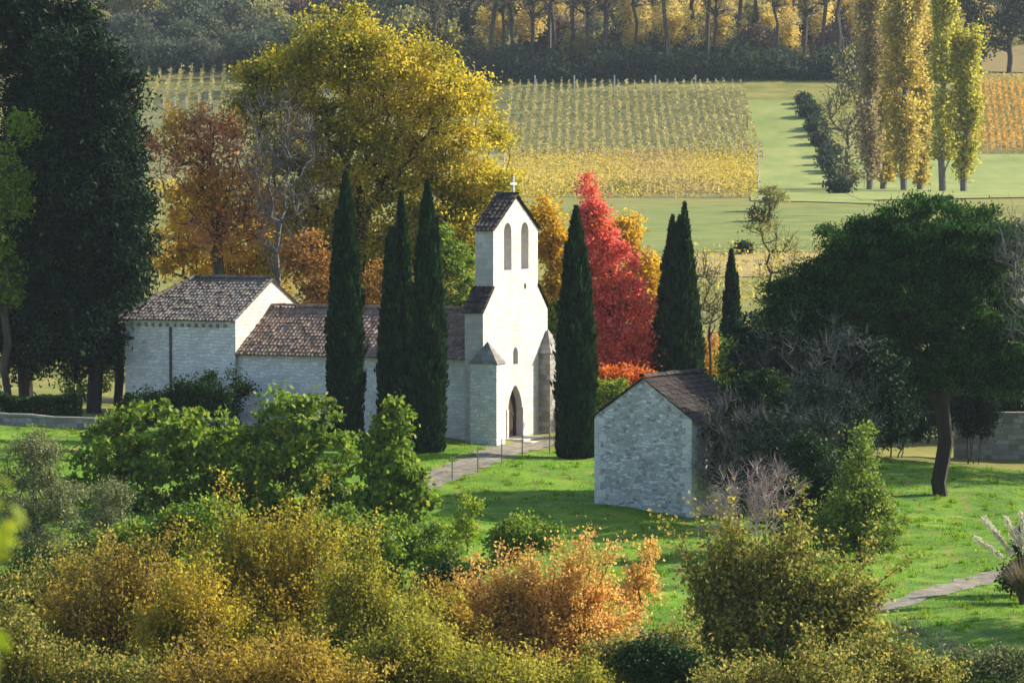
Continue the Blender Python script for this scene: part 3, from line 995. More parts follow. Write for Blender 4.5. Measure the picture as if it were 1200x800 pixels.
# nave
NS0, NS1 = 0.25, W - 0.25
nave_end = local_a(278, NS0)
ez, rz_ = 4.2, 6.32
mb = MB()
mb.poly([(NS0, nave_end + 0.2, -0.8), (NS0, 0.983, -0.8), (NS0, 0.983, ez), (NS0, nave_end + 0.2, ez)])
mb.poly([(NS1, 0.983, -0.8), (NS1, nave_end + 0.2, -0.8), (NS1, nave_end + 0.2, ez), (NS1, 0.983, ez)])
mb.build('nave_wall', M['stone'], chapel)
mb = MB()
mid = W / 2
for s_e in (NS0 - 0.3, NS1 + 0.3):
    up = np.array([mid - s_e, 0, rz_ - ez + 0.12])
    roof_tiles(mb, (s_e, 0.985, ez - 0.1), (0, nave_end - 0.985, 0), up, 0.21, 0.31, seed=3)
    mb.poly([(s_e, 0.985, ez - 0.12), (s_e, nave_end, ez - 0.12), (mid, nave_end, rz_), (mid, 0.985, rz_)])
ridge_tiles(mb, (mid, 0.985, rz_ + 0.08), (mid, nave_end, rz_ + 0.08), 0.16)
mb.build('nave_roof', M['tiles'], chapel)

# taller east block with a hipped end
BS0, BS1 = 0.0, W
ba0 = nave_end
ba1 = local_a(146, BS0)
bez = zat(373, BS0, (ba0 + ba1) / 2)
hipa = local_a(228, mid)
brz = zat(328, mid, ba0)
mb = MB()
mb.poly([(BS0, ba1, -0.8), (BS0, ba0, -0.8), (BS0, ba0, bez), (BS0, ba1, bez)])
mb.poly([(BS1, ba0, -0.8), (BS1, ba1, -0.8), (BS1, ba1, bez), (BS1, ba0, bez)])
mb.poly([(BS1, ba1, -0.8), (BS0, ba1, -0.8), (BS0, ba1, bez), (BS1, ba1, bez)])
mb.build('choir_wall', M['stone'], chapel)
mb = MB()
slab(mb, [[(BS0 + 0.003, -0.8), (BS1 - 0.003, -0.8), (BS1 - 0.003, bez + 0.05), (mid, brz + 0.06), (BS0 + 0.003, bez + 0.05)]], ba0 - 0.012, ba0 + 0.4)
mb.build('choir_gable', M['stone_cream'], chapel)
mb = MB()
ov = 0.28
rise = brz - bez
for s_e, sg in ((BS0 - ov, 1), (BS1 + ov, -1)):
    up = np.array([mid - s_e, 0, rise + 0.12])

    def keep(c, s_e=s_e):
        f = (c[0] - s_e) / (mid - s_e)
        return c[1] < ba1 + ov + (hipa - ba1 - ov) * f + 0.02
    roof_tiles(mb, (s_e, ba0 - 0.12, bez - 0.08), (0, ba1 + ov - ba0 + 0.12, 0), up, 0.21, 0.31, keep, seed=5)
    mb.poly([(s_e, ba0 - 0.12, bez - 0.1), (s_e, ba1 + ov, bez - 0.1), (mid, hipa, brz), (mid, ba0 - 0.12, brz)])
upb = np.array([0, hipa - ba1 - ov, rise + 0.12])
wid = BS1 - BS0 + 2 * ov


def keep_b(c):
    f = (c[1] - ba1 - ov) / (hipa - ba1 - ov)
    return BS0 - ov + f * wid / 2 < c[0] < BS1 + ov - f * wid / 2


roof_tiles(mb, (BS0 - ov, ba1 + ov, bez - 0.08), (wid, 0, 0), upb, 0.21, 0.31, keep_b, seed=6)
mb.poly([(BS0 - ov, ba1 + ov, bez - 0.1), (BS1 + ov, ba1 + ov, bez - 0.1), (mid, hipa, brz)])
ridge_tiles(mb, (mid, ba0 - 0.1, brz + 0.09), (mid, hipa, brz + 0.09), 0.15)
ridge_tiles(mb, (BS0 - ov, ba1 + ov, bez + 0.02), (mid, hipa, brz + 0.1), 0.14)
ridge_tiles(mb, (BS1 + ov, ba1 + ov, bez + 0.02), (mid, hipa, brz + 0.1), 0.14)
mb.build('choir_roof', M['tiles_grey'], chapel)
for i in range(14):
    a = ba0 + 0.5 + i * (ba1 - ba0 - 1.0) / 13
    mb = MB()
    mb.box(BS0 - 0.16, BS0 - 0.003, a, a + 0.12, bez - 0.42, bez - 0.26)
    mb.build('corbel', M['stone_grey'], chapel)
apipe = local_a(201, BS0)
mb = MB()
mb.box(BS0 - 0.1, BS0 - 0.004, apipe, apipe + 0.1, -0.5, bez - 0.43)
mb.build('downpipe', M['iron'], chapel)

# ------------------------------------------------------------------ shed
sb = G(697, 591)
SHR = R(-30)
shed = empty('stone_shed', sb, SHR)
tag(shed, 'small grey rubble stone shed with a steep gable and dark tiled roof on the lawn', 'shed')
sw, sl = 4.75, 5.6
se, sa = 3.85, 5.5
mb = MB()
slab(mb, [[(0, -0.8), (sw, -0.8), (sw, se), (sw / 2, sa), (0, se)]], 0.0, 0.45)
mb.build('gable_wall', M['stone_shed'], shed)
mb = MB()
slab(mb, [[(0, -0.8), (sw, -0.8), (sw, se), (sw / 2, sa), (0, se)]], sl - 0.45, sl)
mb.box(0.003, 0.4, 0.452, sl - 0.452, -0.8, se - 0.01)
mb.box(sw - 0.4, sw - 0.003, 0.452, sl - 0.452, -0.8, se - 0.01)
mb.build('side_wall', M['stone_shed'], shed)
mb = MB()
for s_e in (-0.25, sw + 0.25):
    up = np.array([sw / 2 - s_e, 0, (sa - se) / (sw / 2) * abs(sw / 2 - s_e)])
    z_e = sa - up[2] + 0.05
    roof_tiles(mb, (s_e, -0.1, z_e), (0, sl + 0.25, 0), up, 0.21, 0.31, seed=9)
    mb.poly([(s_e, -0.1, z_e - 0.02), (s_e, sl + 0.15, z_e - 0.02), (sw / 2, sl + 0.15, sa + 0.04), (sw / 2, -0.1, sa + 0.04)])
ridge_tiles(mb, (sw / 2, -0.1, sa + 0.12), (sw / 2, sl + 0.15, sa + 0.12), 0.15)
mb.build('roof', M['tiles_dark'], shed)

qr = random.Random(4)
for cx_, sg in ((0.0, 1), (sw, -1)):
    z = -0.5
    k = 0
    while z < se - 0.35:
        hq = qr.uniform(0.24, 0.36)
        lw = qr.uniform(0.42, 0.6) if k % 2 else qr.uniform(0.24, 0.34)
        mb = MB()
        x0, x1 = (cx_ - 0.012, cx_ + lw) if sg > 0 else (cx_ - lw, cx_ + 0.012)
        mb.box(x0, x1, -0.014, 0.3 if k % 2 else 0.5, z + 0.01, z + hq - 0.01)
        mb.build('quoin', M['quoin'], shed)
        z += hq
        k += 1

# ------------------------------------------------------------------ walls, hedge, fence
def ground_wall(name, label, cat, p0, p1, ht, th, mat, seed=0, group=None):
    p0, p1 = np.asarray(p0[:2], float), np.asarray(p1[:2], float)
    L = np.linalg.norm(p1 - p0); e = (p1 - p0) / L; s = np.array([-e[1], e[0]])
    n = max(2, int(L / 1.0))
    root = empty(name, (p0[0], p0[1], float(h(*p0))))
    tag(root, label, cat, group)
    rng = np.random.default_rng(seed)
    mb, cop = MB(), MB()
    zb = float(h(*p0))
    pts = [p0 + e * L * i / n for i in range(n + 1)]
    g = [float(h(*p)) - zb for p in pts]
    for i in range(n):
        for sg in (-1, 1):
            a, b = pts[i] + s * sg * th / 2 - p0, pts[i + 1] + s * sg * th / 2 - p0
            q = [(*a, g[i] - 0.5), (*b, g[i + 1] - 0.5), (*b, g[i + 1] + ht), (*a, g[i] + ht)]
            mb.poly(q if sg < 0 else q[::-1])
        o = th / 2 + 0.05
        a, b = pts[i] - p0, pts[i + 1] - p0
        z0, z1 = g[i] + ht + rng.uniform(0, 0.03), g[i + 1] + ht + rng.uniform(0, 0.03)
        for (za, zc) in ((0.0, 0.12),):
            A = [(*(a - s * o), z0), (*(b - s * o), z1), (*(b + s * o), z1), (*(a + s * o), z0)]
            B = [(p[0], p[1], p[2] + 0.12) for p in A]
            cop.poly(B)
            for k in range(4):
                cop.poly([A[k], A[(k + 1) % 4], B[(k + 1) % 4], B[k]])
    for p, gg in ((pts[0] - p0, g[0]), (pts[-1] - p0, g[-1])):
        a, b = p - s * th / 2, p + s * th / 2
        mb.poly([(*a, gg - 0.5), (*b, gg - 0.5), (*b, gg + ht), (*a, gg + ht)])
    mb.build('wall_body', mat, root)
    cop.build('coping', mat, root)
    return root


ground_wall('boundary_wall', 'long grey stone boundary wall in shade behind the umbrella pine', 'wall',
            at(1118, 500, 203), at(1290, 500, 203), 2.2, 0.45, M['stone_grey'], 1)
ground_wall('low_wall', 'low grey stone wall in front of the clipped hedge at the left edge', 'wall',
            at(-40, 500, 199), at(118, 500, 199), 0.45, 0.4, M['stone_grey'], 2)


def hedge(label, p0, p1, ht, th, mat, n=9000, seed=3):
    rng = np.random.default_rng(seed)
    p0, p1 = np.asarray(p0[:2]), np.asarray(p1[:2])
    root = empty('hedge', (*p0, float(h(*p0))))
    tag(root, label, 'hedge')
    e = p1 - p0; L = np.linalg.norm(e); e = e / L; s = np.array([-e[1], e[0]])
    t, u, v = rng.uniform(0, L, n), rng.uniform(-1, 1, n) * th / 2, rng.uniform(0, 1, n) ** 0.7 * ht
    v *= 1 + 0.12 * np.sin(t * 1.3) + 0.06 * np.sin(t * 3.1)
    xy = e * t[:, None] + s * u[:, None]
    z = h(p0[0] + xy[:, 0], p0[1] + xy[:, 1]) - float(h(*p0)) + v
    P = np.concatenate([xy, z[:, None]], 1)
    quads('leaves', leaf_quads(rng, P, 0.16, 0.1), mat, root)
    m = int(L / 0.6)
    b = np.stack([e[0] * np.arange(m) * 0.6, e[1] * np.arange(m) * 0.6, np.zeros(m)], 1)
    b[:, 2] = h(p0[0] + b[:, 0], p0[1] + b[:, 1]) - float(h(*p0)) - 0.1
    tpt = b + np.array([0, 0, ht * 0.8])
    for q in range(0, m, 2):
        quads('stem', tube_segments(b[q:q + 1], tpt[q:q + 1], np.array([0.03]), np.array([0.015]), 5), M['bark'], root)
    return root


hedge('long clipped dark hedge above the low wall at the left edge', at(-60, 480, 203), at(96, 480, 203), 1.25, 0.9, M['green_dark'])

fence = empty('wire_fence', (*G(530, 562)[:2], G(530, 562)[2]))
tag(fence, 'thin wire fence with slim posts along the lower edge of the chapel path', 'fence')
fl = np.array(fence.location)
fp = [G(px, py) for px, py in ((530, 564), (560, 553), (588, 544), (612, 538), (644, 530), (668, 527))]
for p in fp:
    q = p - fl
    quads('post', tube_segments([q - [0, 0, 0.3]], [q + [0, 0, 1.15]], np.array([0.035]), np.array([0.03]), 6), M['rail'], fence)
for hz in (0.55, 1.08):
    a = np.array(fp[:-1]) - fl + [0, 0, hz]; b = np.array(fp[1:]) - fl + [0, 0, hz]
    quads('wire', tube_segments(a, b, np.full(len(a), 0.008), np.full(len(a), 0.008), 4), M['iron'], fence)

# ------------------------------------------------------------------ cypresses
cypress('single slim cypress on the left in front of the nave roof', 405, 203, 515, 24, 198, 1, 1)
cypress('broad cypress with two tips in front of the nave', 465, 226, 530, 25, 196.5, 2, 2)
cypress('tall cypress standing close to the right of the two tipped cypress', 501, 212, 542, 24, 194.5, 1, 3)
cypress('dark cypress right beside the white facade', 675, 243, 535, 26, 195.5, 1, 4)
cypress('wide many tipped cypress behind the stone shed roof', 794, 238, 445, 33, 214, 6, 5, 20000)
cypress('smallest cypress alone to the right of the many tipped one', 857, 293, 410, 15, 218, 1, 6, 6000)


def tree_at(name, label, cat, px, Y, spec, *a, **k):
    x = (px - 600) * Y / FPX
    return make_tree(name, label, cat, (x, Y, float(h(x, Y))), px_blobs(spec, Y), *a, **k)


# ------------------------------------------------------------------ trees behind the chapel
tree_at('oak_tree', 'huge golden yellow tree with a wide round crown behind the chapel nave', 'tree', 415, 228,
        [(335, 110, 62, 66), (395, 58, 74, 54), (470, 95, 78, 62), (535, 150, 64, 76), (430, 170, 80, 70), (335, 205, 52, 66),
         (500, 250, 76, 66), (565, 220, 40, 66), (295, 110, 36, 40), (375, 260, 56, 58), (450, 320, 70, 56), (545, 290, 50, 50), (340, 290, 40, 46)],
        M['oak'], M['bark_dark'], n=800, per=135, L=0.215, W=0.145, cr=0.85, tr=0.6, rtip=0.016, fork=0.5, seed=11, step=1.1, holes=0.35)
tree_at('maple_tree', 'orange and rust leaved tree with grey limbs left of the golden tree', 'tree', 262, 224,
        [(200, 160, 36, 32), (245, 165, 50, 40), (225, 220, 40, 44), (280, 225, 44, 50), (262, 270, 50, 40)],
        M['maple_orange'], M['bark'], n=230, per=40, L=0.24, W=0.17, cr=0.8, tr=0.32, rtip=0.016, seed=12, holes=0.6, twigs=2, twl=0.9)
tree_at('yellow_tree', 'amber gold tree with low branches just above the hipped choir roof', 'tree', 250, 229,
        [(205, 290, 32, 40), (250, 300, 44, 40), (300, 290, 36, 44), (225, 250, 34, 30), (320, 320, 30, 30)],
        M['leaf_yellow'], M['bark_dark'], n=190, per=70, L=0.22, W=0.15, cr=0.65, tr=0.22, seed=112, fork=0.3, holes=0.5)
tree_at('bare_tree', 'grey leafless tree between the orange tree and the golden tree', 'tree', 330, 220,
        [(320, 150, 40, 50), (350, 200, 38, 60), (305, 210, 32, 50), (330, 280, 36, 50)],
        M['olive'], M['bark_grey'], n=110, per=0, tr=0.16, rtip=0.014, seed=13, twigs=7, twl=1.0)
tree_at('copper_shrub', 'russet shrub behind the nave roof between the cypresses', 'shrub', 405, 216,
        [(375, 345, 38, 40), (440, 345, 25, 45), (360, 300, 30, 30)],
        M['russet'], M['bark'], n=80, per=80, L=0.2, W=0.14, cr=0.6, tr=0.1, seed=14, stems=4)
tree_at('green_tree', 'bright green leafy tree behind the nave roof beside the belfry', 'tree', 530, 214,
        [(530, 330, 26, 50), (535, 385, 28, 40), (518, 290, 16, 30)],
        M['green'], M['bark'], n=110, per=90, L=0.22, W=0.12, cr=0.6, tr=0.14, seed=15, up=0.4)
tree_at('yellow_tree', 'yellow and orange leaved tree showing to the right of the belfry', 'tree', 645, 222,
        [(640, 275, 20, 36), (652, 330, 18, 44), (630, 245, 14, 20)],
        M['leaf_yellow'], M['bark'], n=90, per=80, L=0.22, W=0.15, cr=0.6, tr=0.14, seed=16)
tree_at('green_shrub', 'green shrub in the gap between the white facade and its dark cypress', 'shrub', 650, 214,
        [(645, 400, 14, 50), (655, 470, 16, 40), (660, 370, 14, 30)],
        M['green'], M['bark'], n=70, per=80, L=0.18, W=0.1, cr=0.5, tr=0.08, seed=17, stems=3)
tree_at('red_tree', 'scarlet red autumn tree with a pointed crown right of the chapel', 'tree', 722, 214,
        [(691, 226, 10, 20), (693, 242, 16, 22), (695, 260, 22, 28), (698, 285, 27, 36), (712, 325, 38, 48), (728, 375, 42, 52), (735, 415, 38, 36), (705, 390, 30, 50)],
        M['maple_red'], M['bark'], n=340, per=90, L=0.19, W=0.13, cr=0.5, tr=0.18, seed=18, holes=0.3, fork=0.7)
tree_at('orange_shrub', 'flame orange shrub at the foot of the red tree', 'shrub', 718, 209,
        [(716, 444, 30, 13), (740, 440, 16, 13)],
        M['leaf_orange_red'], M['bark'], n=60, per=90, L=0.18, W=0.12, cr=0.45, tr=0.07, seed=19, stems=4)
tree_at('yellow_tree', 'bright yellow tree peeping out behind the red tree', 'tree', 742, 224,
        [(728, 275, 26, 26), (748, 315, 24, 36), (758, 370, 16, 50)],
        M['leaf_yellow'], M['bark'], n=120, per=90, L=0.22, W=0.15, cr=0.6, tr=0.15, seed=20)
tree_at('green_shrub', 'green shrub just left of the stone shed below the orange leaves', 'shrub', 706, 205,
        [(700, 465, 18, 22), (722, 458, 14, 16)],
        M['green'], M['bark'], n=45, per=90, L=0.16, W=0.1, cr=0.4, tr=0.06, seed=21, stems=3)

# ------------------------------------------------------------------ dark conifers at the left
tree_at('dark_conifer', 'towering dark green conifer with a bare lower trunk left of the chapel', 'tree', 108, 208,
        [(105, 350, 52, 65), (110, 250, 56, 80), (112, 150, 46, 70), (85, 75, 40, 50), (150, 280, 28, 70), (140, 110, 26, 55), (60, 300, 44, 90), (75, 190, 46, 90), (90, 400, 50, 36), (115, 60, 24, 30)],
        M['conifer'], M['bark_dark'], n=560, per=130, L=0.34, W=0.12, cr=0.85, tr=0.4, rtip=0.015, seed=22, fork=0.85, up=0.15)
tree_at('dark_conifer', 'dark conifer with a slanting trunk close to the chapel corner', 'tree', 136, 211,
        [(138, 330, 32, 50), (140, 250, 30, 70), (150, 180, 16, 50)],
        M['conifer'], M['bark_dark'], n=140, per=110, L=0.32, W=0.12, cr=0.7, tr=0.24, seed=23, fork=0.9)
tree_at('dark_conifer', 'dark conifer cut off by the left edge of the photo', 'tree', 30, 214,
        [(25, 330, 50, 90), (30, 200, 45, 90), (40, 70, 55, 75), (10, 10, 55, 60), (90, 20, 30, 30), (60, 130, 50, 70), (20, 400, 40, 50)],
        M['conifer'], M['bark_dark'], n=430, per=120, L=0.36, W=0.13, cr=0.95, tr=0.4, seed=24, fork=0.85)
tree_at('green_tree', 'yellow green leafy tree caught by the sun at the left edge', 'tree', 8, 206,
        [(20, 150, 24, 16), (5, 220, 26, 60), (-5, 320, 30, 60)],
        M['green'], M['bark'], n=90, per=80, L=0.22, W=0.14, cr=0.65, tr=0.2, seed=25)
tree_at('green_shrub', 'sunlit green shrub beneath the conifers beside the chapel corner', 'shrub', 105, 219,
        [(85, 440, 18, 28), (120, 430, 18, 36), (142, 425, 8, 30)],
        M['green'], M['bark'], n=60, per=80, L=0.2, W=0.12, cr=0.5, tr=0.07, seed=26, stems=4)

# dark shrubs against the chapel wall
for i, (px, py, rx, ry, lab) in enumerate(((215, 470, 24, 24, 'small dark shrub against the choir wall below the downpipe'),
                                          (258, 465, 36, 30, 'largest dark shrub against the chapel wall at the nave corner'),
                                          (170, 478, 26, 18, 'low dark shrub at the left corner of the chapel'))):
    tree_at('dark_shrub', lab, 'shrub', px, 203 - i * 0.3, [(px, py, rx, ry), (px - rx * 0.5, py + 6, rx * 0.5, ry * 0.8)],
            M['green_dark'], M['bark_dark'], n=60, per=110, L=0.16, W=0.1, cr=0.45, tr=0.06, seed=30 + i, stems=4, group='dark shrubs along the chapel wall')

# ------------------------------------------------------------------ umbrella pine and thicket by the shed
tree_at('umbrella_pine', 'broad dark umbrella pine with a thick single trunk on the lawn at right', 'pine', 1105, 187,
        [(1095, 270, 80, 42), (1015, 300, 66, 46), (1165, 290, 50, 52), (950, 345, 54, 40), (1050, 340, 80, 56), (1135, 355, 66, 60),
         (1185, 390, 48, 66), (1000, 388, 60, 36), (915, 372, 30, 26), (1085, 400, 60, 40), (1150, 425, 50, 36), (1035, 425, 40, 26), (1110, 425, 66, 28), (1060, 300, 60, 40), (1120, 310, 66, 46), (935, 365, 44, 40), (975, 405, 56, 40), (985, 330, 50, 40), (1050, 440, 50, 24), (1190, 440, 34, 40)],
        M['pine'], M['bark_dark'], n=1450, per=190, L=0.24, W=0.065, cr=0.6, flat=0.48, tr=0.36, rtip=0.014, fork=0.52, seed=40, up=0.7, spread=0.8, top=(0.1, 0, 6.2))
tree_at('bare_tree', 'grey leafless tree in front of the pine crown beside the shed', 'tree', 945, 181,
        [(930, 430, 60, 50), (980, 420, 45, 40), (900, 440, 40, 40), (950, 480, 60, 40)],
        M['olive'], M['bark_grey'], n=150, per=0, tr=0.12, rtip=0.011, seed=41, twigs=7, twl=0.8, stems=3)
tree_at('dark_shrub', 'dark evergreen thicket between the shed and the umbrella pine', 'shrub', 915, 181.5,
        [(890, 420, 36, 56), (930, 450, 46, 60), (985, 470, 46, 50), (890, 490, 34, 44), (1020, 440, 40, 50), (1040, 490, 30, 30)],
        M['conifer'], M['bark_dark'], n=330, per=95, L=0.22, W=0.12, cr=0.55, tr=0.12, seed=42, stems=5)
tree_at('dark_shrub', 'tall dark thicket of bare twigs and leaves in front of the umbrella pine', 'shrub', 975, 174,
        [(960, 470, 40, 40), (1000, 490, 36, 40), (940, 520, 40, 44), (985, 540, 40, 36)],
        M['conifer'], M['bark_grey'], n=200, per=60, L=0.16, W=0.09, cr=0.5, tr=0.09, rtip=0.009, seed=147, twigs=6, twl=0.6, stems=5)
tree_at('dark_shrub', 'dark leafy shrub growing against the side wall of the shed', 'shrub', 868, 176.6,
        [(858, 495, 26, 44), (878, 530, 34, 56), (862, 555, 30, 40), (900, 480, 34, 50), (870, 470, 24, 30)],
        M['green_dark'], M['bark_dark'], n=300, per=110, L=0.19, W=0.11, cr=0.42, tr=0.08, seed=143, stems=5)
tree_at('dark_shrub', 'dark green shrub half hidden between the mauve twiggy shrub and the fresh green conifer', 'shrub', 958, 163,
        [(950, 555, 38, 48), (925, 590, 40, 40), (975, 590, 34, 40)],
        M['green_dark'], M['bark_dark'], n=170, per=90, L=0.17, W=0.1, cr=0.45, tr=0.08, rtip=0.009, seed=148, twigs=4, twl=0.6, stems=5)
tree_at('bare_shrub', 'dense dark twiggy shrub between the mauve shrub and the thicket', 'shrub', 930, 170,
        [(910, 520, 44, 50), (950, 530, 40, 50), (890, 570, 34, 40)],
        M['conifer'], M['bark_grey'], n=190, per=60, L=0.15, W=0.09, cr=0.5, tr=0.08, rtip=0.009, seed=144, twigs=8, twl=0.6, stems=6)
tree_at('bare_shrub', 'bare twiggy shrub across the side wall of the shed', 'shrub', 860, 174,
        [(850, 500, 30, 40), (880, 520, 34, 40), (835, 540, 26, 36)],
        M['olive'], M['bark_grey'], n=90, per=0, tr=0.07, rtip=0.009, seed=43, twigs=7, twl=0.6, stems=5)
tree_at('bare_shrub', 'mauve grey bare shrub with upright twigs below the shed', 'shrub', 880, 152,
        [(870, 595, 40, 40), (905, 580, 30, 46), (845, 610, 25, 30)],
        M['olive'], M['twig_mauve'], n=120, per=0, tr=0.06, rtip=0.009, seed=44, twigs=9, twl=0.5, stems=6)
tree_at('green_conifer', 'fresh green cone shaped conifer with a pale pointed tip on the lawn', 'conifer', 1010, 160,
        [(1010, 508, 8, 24), (1010, 545, 20, 30), (1008, 585, 36, 32), (1010, 620, 50, 36), (975, 610, 26, 30)],
        M['thuja'], M['bark'], n=190, per=95, L=0.17, W=0.08, cr=0.4, tr=0.1, seed=45, up=0.5, fork=0.8)
tree_at('bare_tree', 'slender leafless tree between the wide cypress and the smallest cypress', 'tree', 832, 222,
        [(828, 330, 20, 40), (836, 380, 16, 30)], M['olive'], M['bark'], n=40, per=10, L=0.18, W=0.12, tr=0.08, rtip=0.012, seed=46, twigs=6, twl=0.7)
tree_at('orange_shrub', 'thin orange leaved shrub between the two cypresses right of the red tree', 'shrub', 835, 226,
        [(835, 415, 18, 26), (825, 440, 14, 20)], M['maple_orange'], M['bark'], n=40, per=50, L=0.18, W=0.12, cr=0.5, tr=0.06, seed=47, stems=3)
tree_at('green_shrub', 'mixed green shrub below the smallest cypress behind the shed roof', 'shrub', 862, 205,
        [(860, 430, 30, 34), (885, 400, 20, 30), (845, 460, 20, 20)], M['green'], M['bark'], n=80, per=60, L=0.17, W=0.1, cr=0.5, tr=0.07, seed=48, stems=4)
tree_at('bare_tree', 'thin bare tree in front of the olive meadow above the pine', 'tree', 905, 240,
        [(895, 270, 22, 30), (910, 310, 26, 36)], M['hawthorn'], M['bark'], n=50, per=14, L=0.18, W=0.12, tr=0.09, rtip=0.012, seed=49, twigs=5, twl=0.8)
tree_at('bare_tree', 'grey bare branches of a tree at the right edge beside the pine', 'tree', 1225, 178,
        [(1190, 300, 28, 60), (1200, 370, 30, 50)], M['olive'], M['bark_grey'], n=70, per=0, tr=0.12, rtip=0.01, seed=50, twigs=6, twl=0.7)

for i, (px, py, rx, ry, lab) in enumerate(((1052, 490, 34, 30, 'dark shrub growing before the boundary wall just left of the pine trunk'),
                                          (1140, 482, 22, 30, 'dark shrub before the boundary wall just right of the pine trunk'),
                                          (1010, 500, 30, 26, 'dark shrub at the left end of the boundary wall'))):
    tree_at('dark_shrub', lab, 'shrub', px, 200.5 - 0.4 * i, [(px, py, rx, ry), (px + rx * 0.6, py + 8, rx * 0.5, ry * 0.7)],
            M['conifer'], M['bark_dark'], n=80, per=100, L=0.18, W=0.1, cr=0.45, tr=0.06, seed=160 + i, stems=4, twigs=3, twl=0.5)
for i, (px, py, rx, ry, lab) in enumerate(((1080, 455, 44, 40, 'tall dark bush behind the pine trunk at the left end of the boundary wall'),
                                          (1010, 450, 40, 46, 'tall dark bush under the left side of the pine crown'),
                                          (1190, 455, 44, 34, 'tall dark bush rising over the boundary wall at the right edge'))):
    tree_at('dark_shrub', lab, 'shrub', px, 210 + i, [(px, py, rx, ry), (px + rx * 0.6, py + 20, rx * 0.6, ry * 0.8), (px - rx * 0.6, py + 24, rx * 0.6, ry * 0.8)],
            M['green_dark'], M['bark_dark'], n=130, per=100, L=0.22, W=0.12, cr=0.55, tr=0.09, seed=180 + i, stems=4)
# trees that stand just right of the picture and shade the lawn
make_tree('shade_tree', 'dark evergreen tree standing beside the boundary wall right of the umbrella pine', 'tree', (31, 199, float(h(31, 199))),
          [(np.array([31, 199, 6.0]), (4.0, 4.0, 4.5)), (np.array([33, 201, 8.5]), (3, 3, 3))], M['pine'], M['bark_dark'], n=200, per=120, L=0.24, W=0.08, cr=0.7, seed=145)
make_tree('shade_tree', 'dark evergreen tree standing right of the pampas grass', 'tree', (25.5, 142.5, float(h(25.5, 142.5))),
          [(np.array([25.5, 142.5, 4.5]), (3.6, 3.6, 5.0)), (np.array([26, 143, 8.5]), (3.2, 3.2, 3.6))], M['pine'], M['bark_dark'], n=260, per=120, L=0.24, W=0.08, cr=0.6, seed=146)

# ------------------------------------------------------------------ green middle ground at the left
tree_at('fig_tree', 'bright green broad leaved tree left of centre below the choir wall', 'tree', 190, 172,
        [(175, 500, 46, 32), (125, 530, 44, 38), (230, 510, 50, 36), (180, 560, 60, 40), (270, 540, 40, 40), (110, 575, 34, 34), (170, 600, 60, 30), (250, 590, 50, 36)],
        M['green'], M['bark'], shell=0.3, n=300, per=48, L=0.25, W=0.19, cr=0.4, tr=0.16, seed=60, stems=3)
tree_at('fig_tree', 'bright green broad leaved tree in front of the slim left cypress', 'tree', 345, 171,
        [(350, 490, 46, 40), (320, 530, 50, 40), (385, 540, 44, 44), (340, 580, 60, 40), (400, 595, 44, 40), (310, 600, 50, 30)],
        M['green'], M['bark'], shell=0.3, n=300, per=48, L=0.25, W=0.19, cr=0.4, tr=0.16, seed=61, stems=3)
tree_at('fig_tree', 'bright green tree with a pointed top below the two tipped cypress', 'tree', 458, 169,
        [(460, 495, 20, 26), (455, 535, 34, 34), (470, 580, 38, 36), (440, 600, 30, 30)],
        M['green'], M['bark'], shell=0.3, n=190, per=48, L=0.25, W=0.19, cr=0.4, tr=0.12, seed=62, stems=3)
tree_at('olive_tree', 'grey green olive tree at the left edge below the low wall', 'olive tree', 45, 158,
        [(40, 535, 40, 28), (25, 580, 42, 36), (70, 590, 34, 36), (40, 640, 46, 36)],
        M['olive'], M['bark_grey'], n=170, per=130, L=0.14, W=0.05, cr=0.5, tr=0.14, seed=63, stems=2)
tree_at('olive_tree', 'smaller grey green olive bush right of the olive tree at left', 'olive tree', 130, 152,
        [(125, 590, 28, 26), (140, 625, 30, 24), (100, 640, 30, 30)],
        M['olive'], M['bark_grey'], n=100, per=120, L=0.13, W=0.05, cr=0.42, tr=0.09, seed=64, stems=3)
tree_at('dark_shrub', 'deep green shrub behind the golden tree at lower left', 'shrub', 60, 148,
        [(60, 680, 60, 40), (20, 700, 40, 40)],
        M['green_dark'], M['bark_dark'], n=110, per=110, L=0.14, W=0.09, cr=0.5, tr=0.08, seed=65, stems=4)
tree_at('green_shrub', 'fresh green shrub behind the golden bushes near the lawn', 'shrub', 470, 150,
        [(460, 625, 34, 26), (505, 645, 36, 30), (450, 670, 34, 34), (530, 665, 26, 24)],
        M['green'], M['bark'], n=110, per=90, L=0.14, W=0.1, cr=0.4, tr=0.07, seed=66, stems=4)
tree_at('green_shrub', 'leafy green bush on the lawn just above the copper tree', 'shrub', 612, 158,
        [(610, 620, 30, 18), (640, 632, 22, 16), (590, 640, 24, 18)],
        M['green'], M['bark'], n=80, per=80, L=0.14, W=0.1, cr=0.38, tr=0.06, seed=67, stems=4)
for i, (px, py, lab) in enumerate(((235, 615, 'leafy green shrub filling the gap below the broad leaved tree at left'), (150, 640, 'green shrub between the olive bush and the golden bushes'),
                                 (400, 625, 'green shrub just behind the tallest golden bush'))):
    tree_at('green_shrub', lab, 'shrub', px, 150 - i, [(px, py, 44, 30), (px - 34, py + 14, 30, 26), (px + 36, py + 12, 30, 26)],
            M['green'], M['bark'], n=110, per=80, L=0.16, W=0.11, cr=0.4, tr=0.07, seed=170 + i, stems=4)
tree_at('sapling', 'thin yellow green sapling on the sunlit lawn below the path', 'sapling', 548, 160,
        [(548, 600, 16, 20), (542, 625, 20, 16)],
        M['green_lime'], M['bark'], n=40, per=35, L=0.14, W=0.1, cr=0.35, tr=0.04, seed=68)
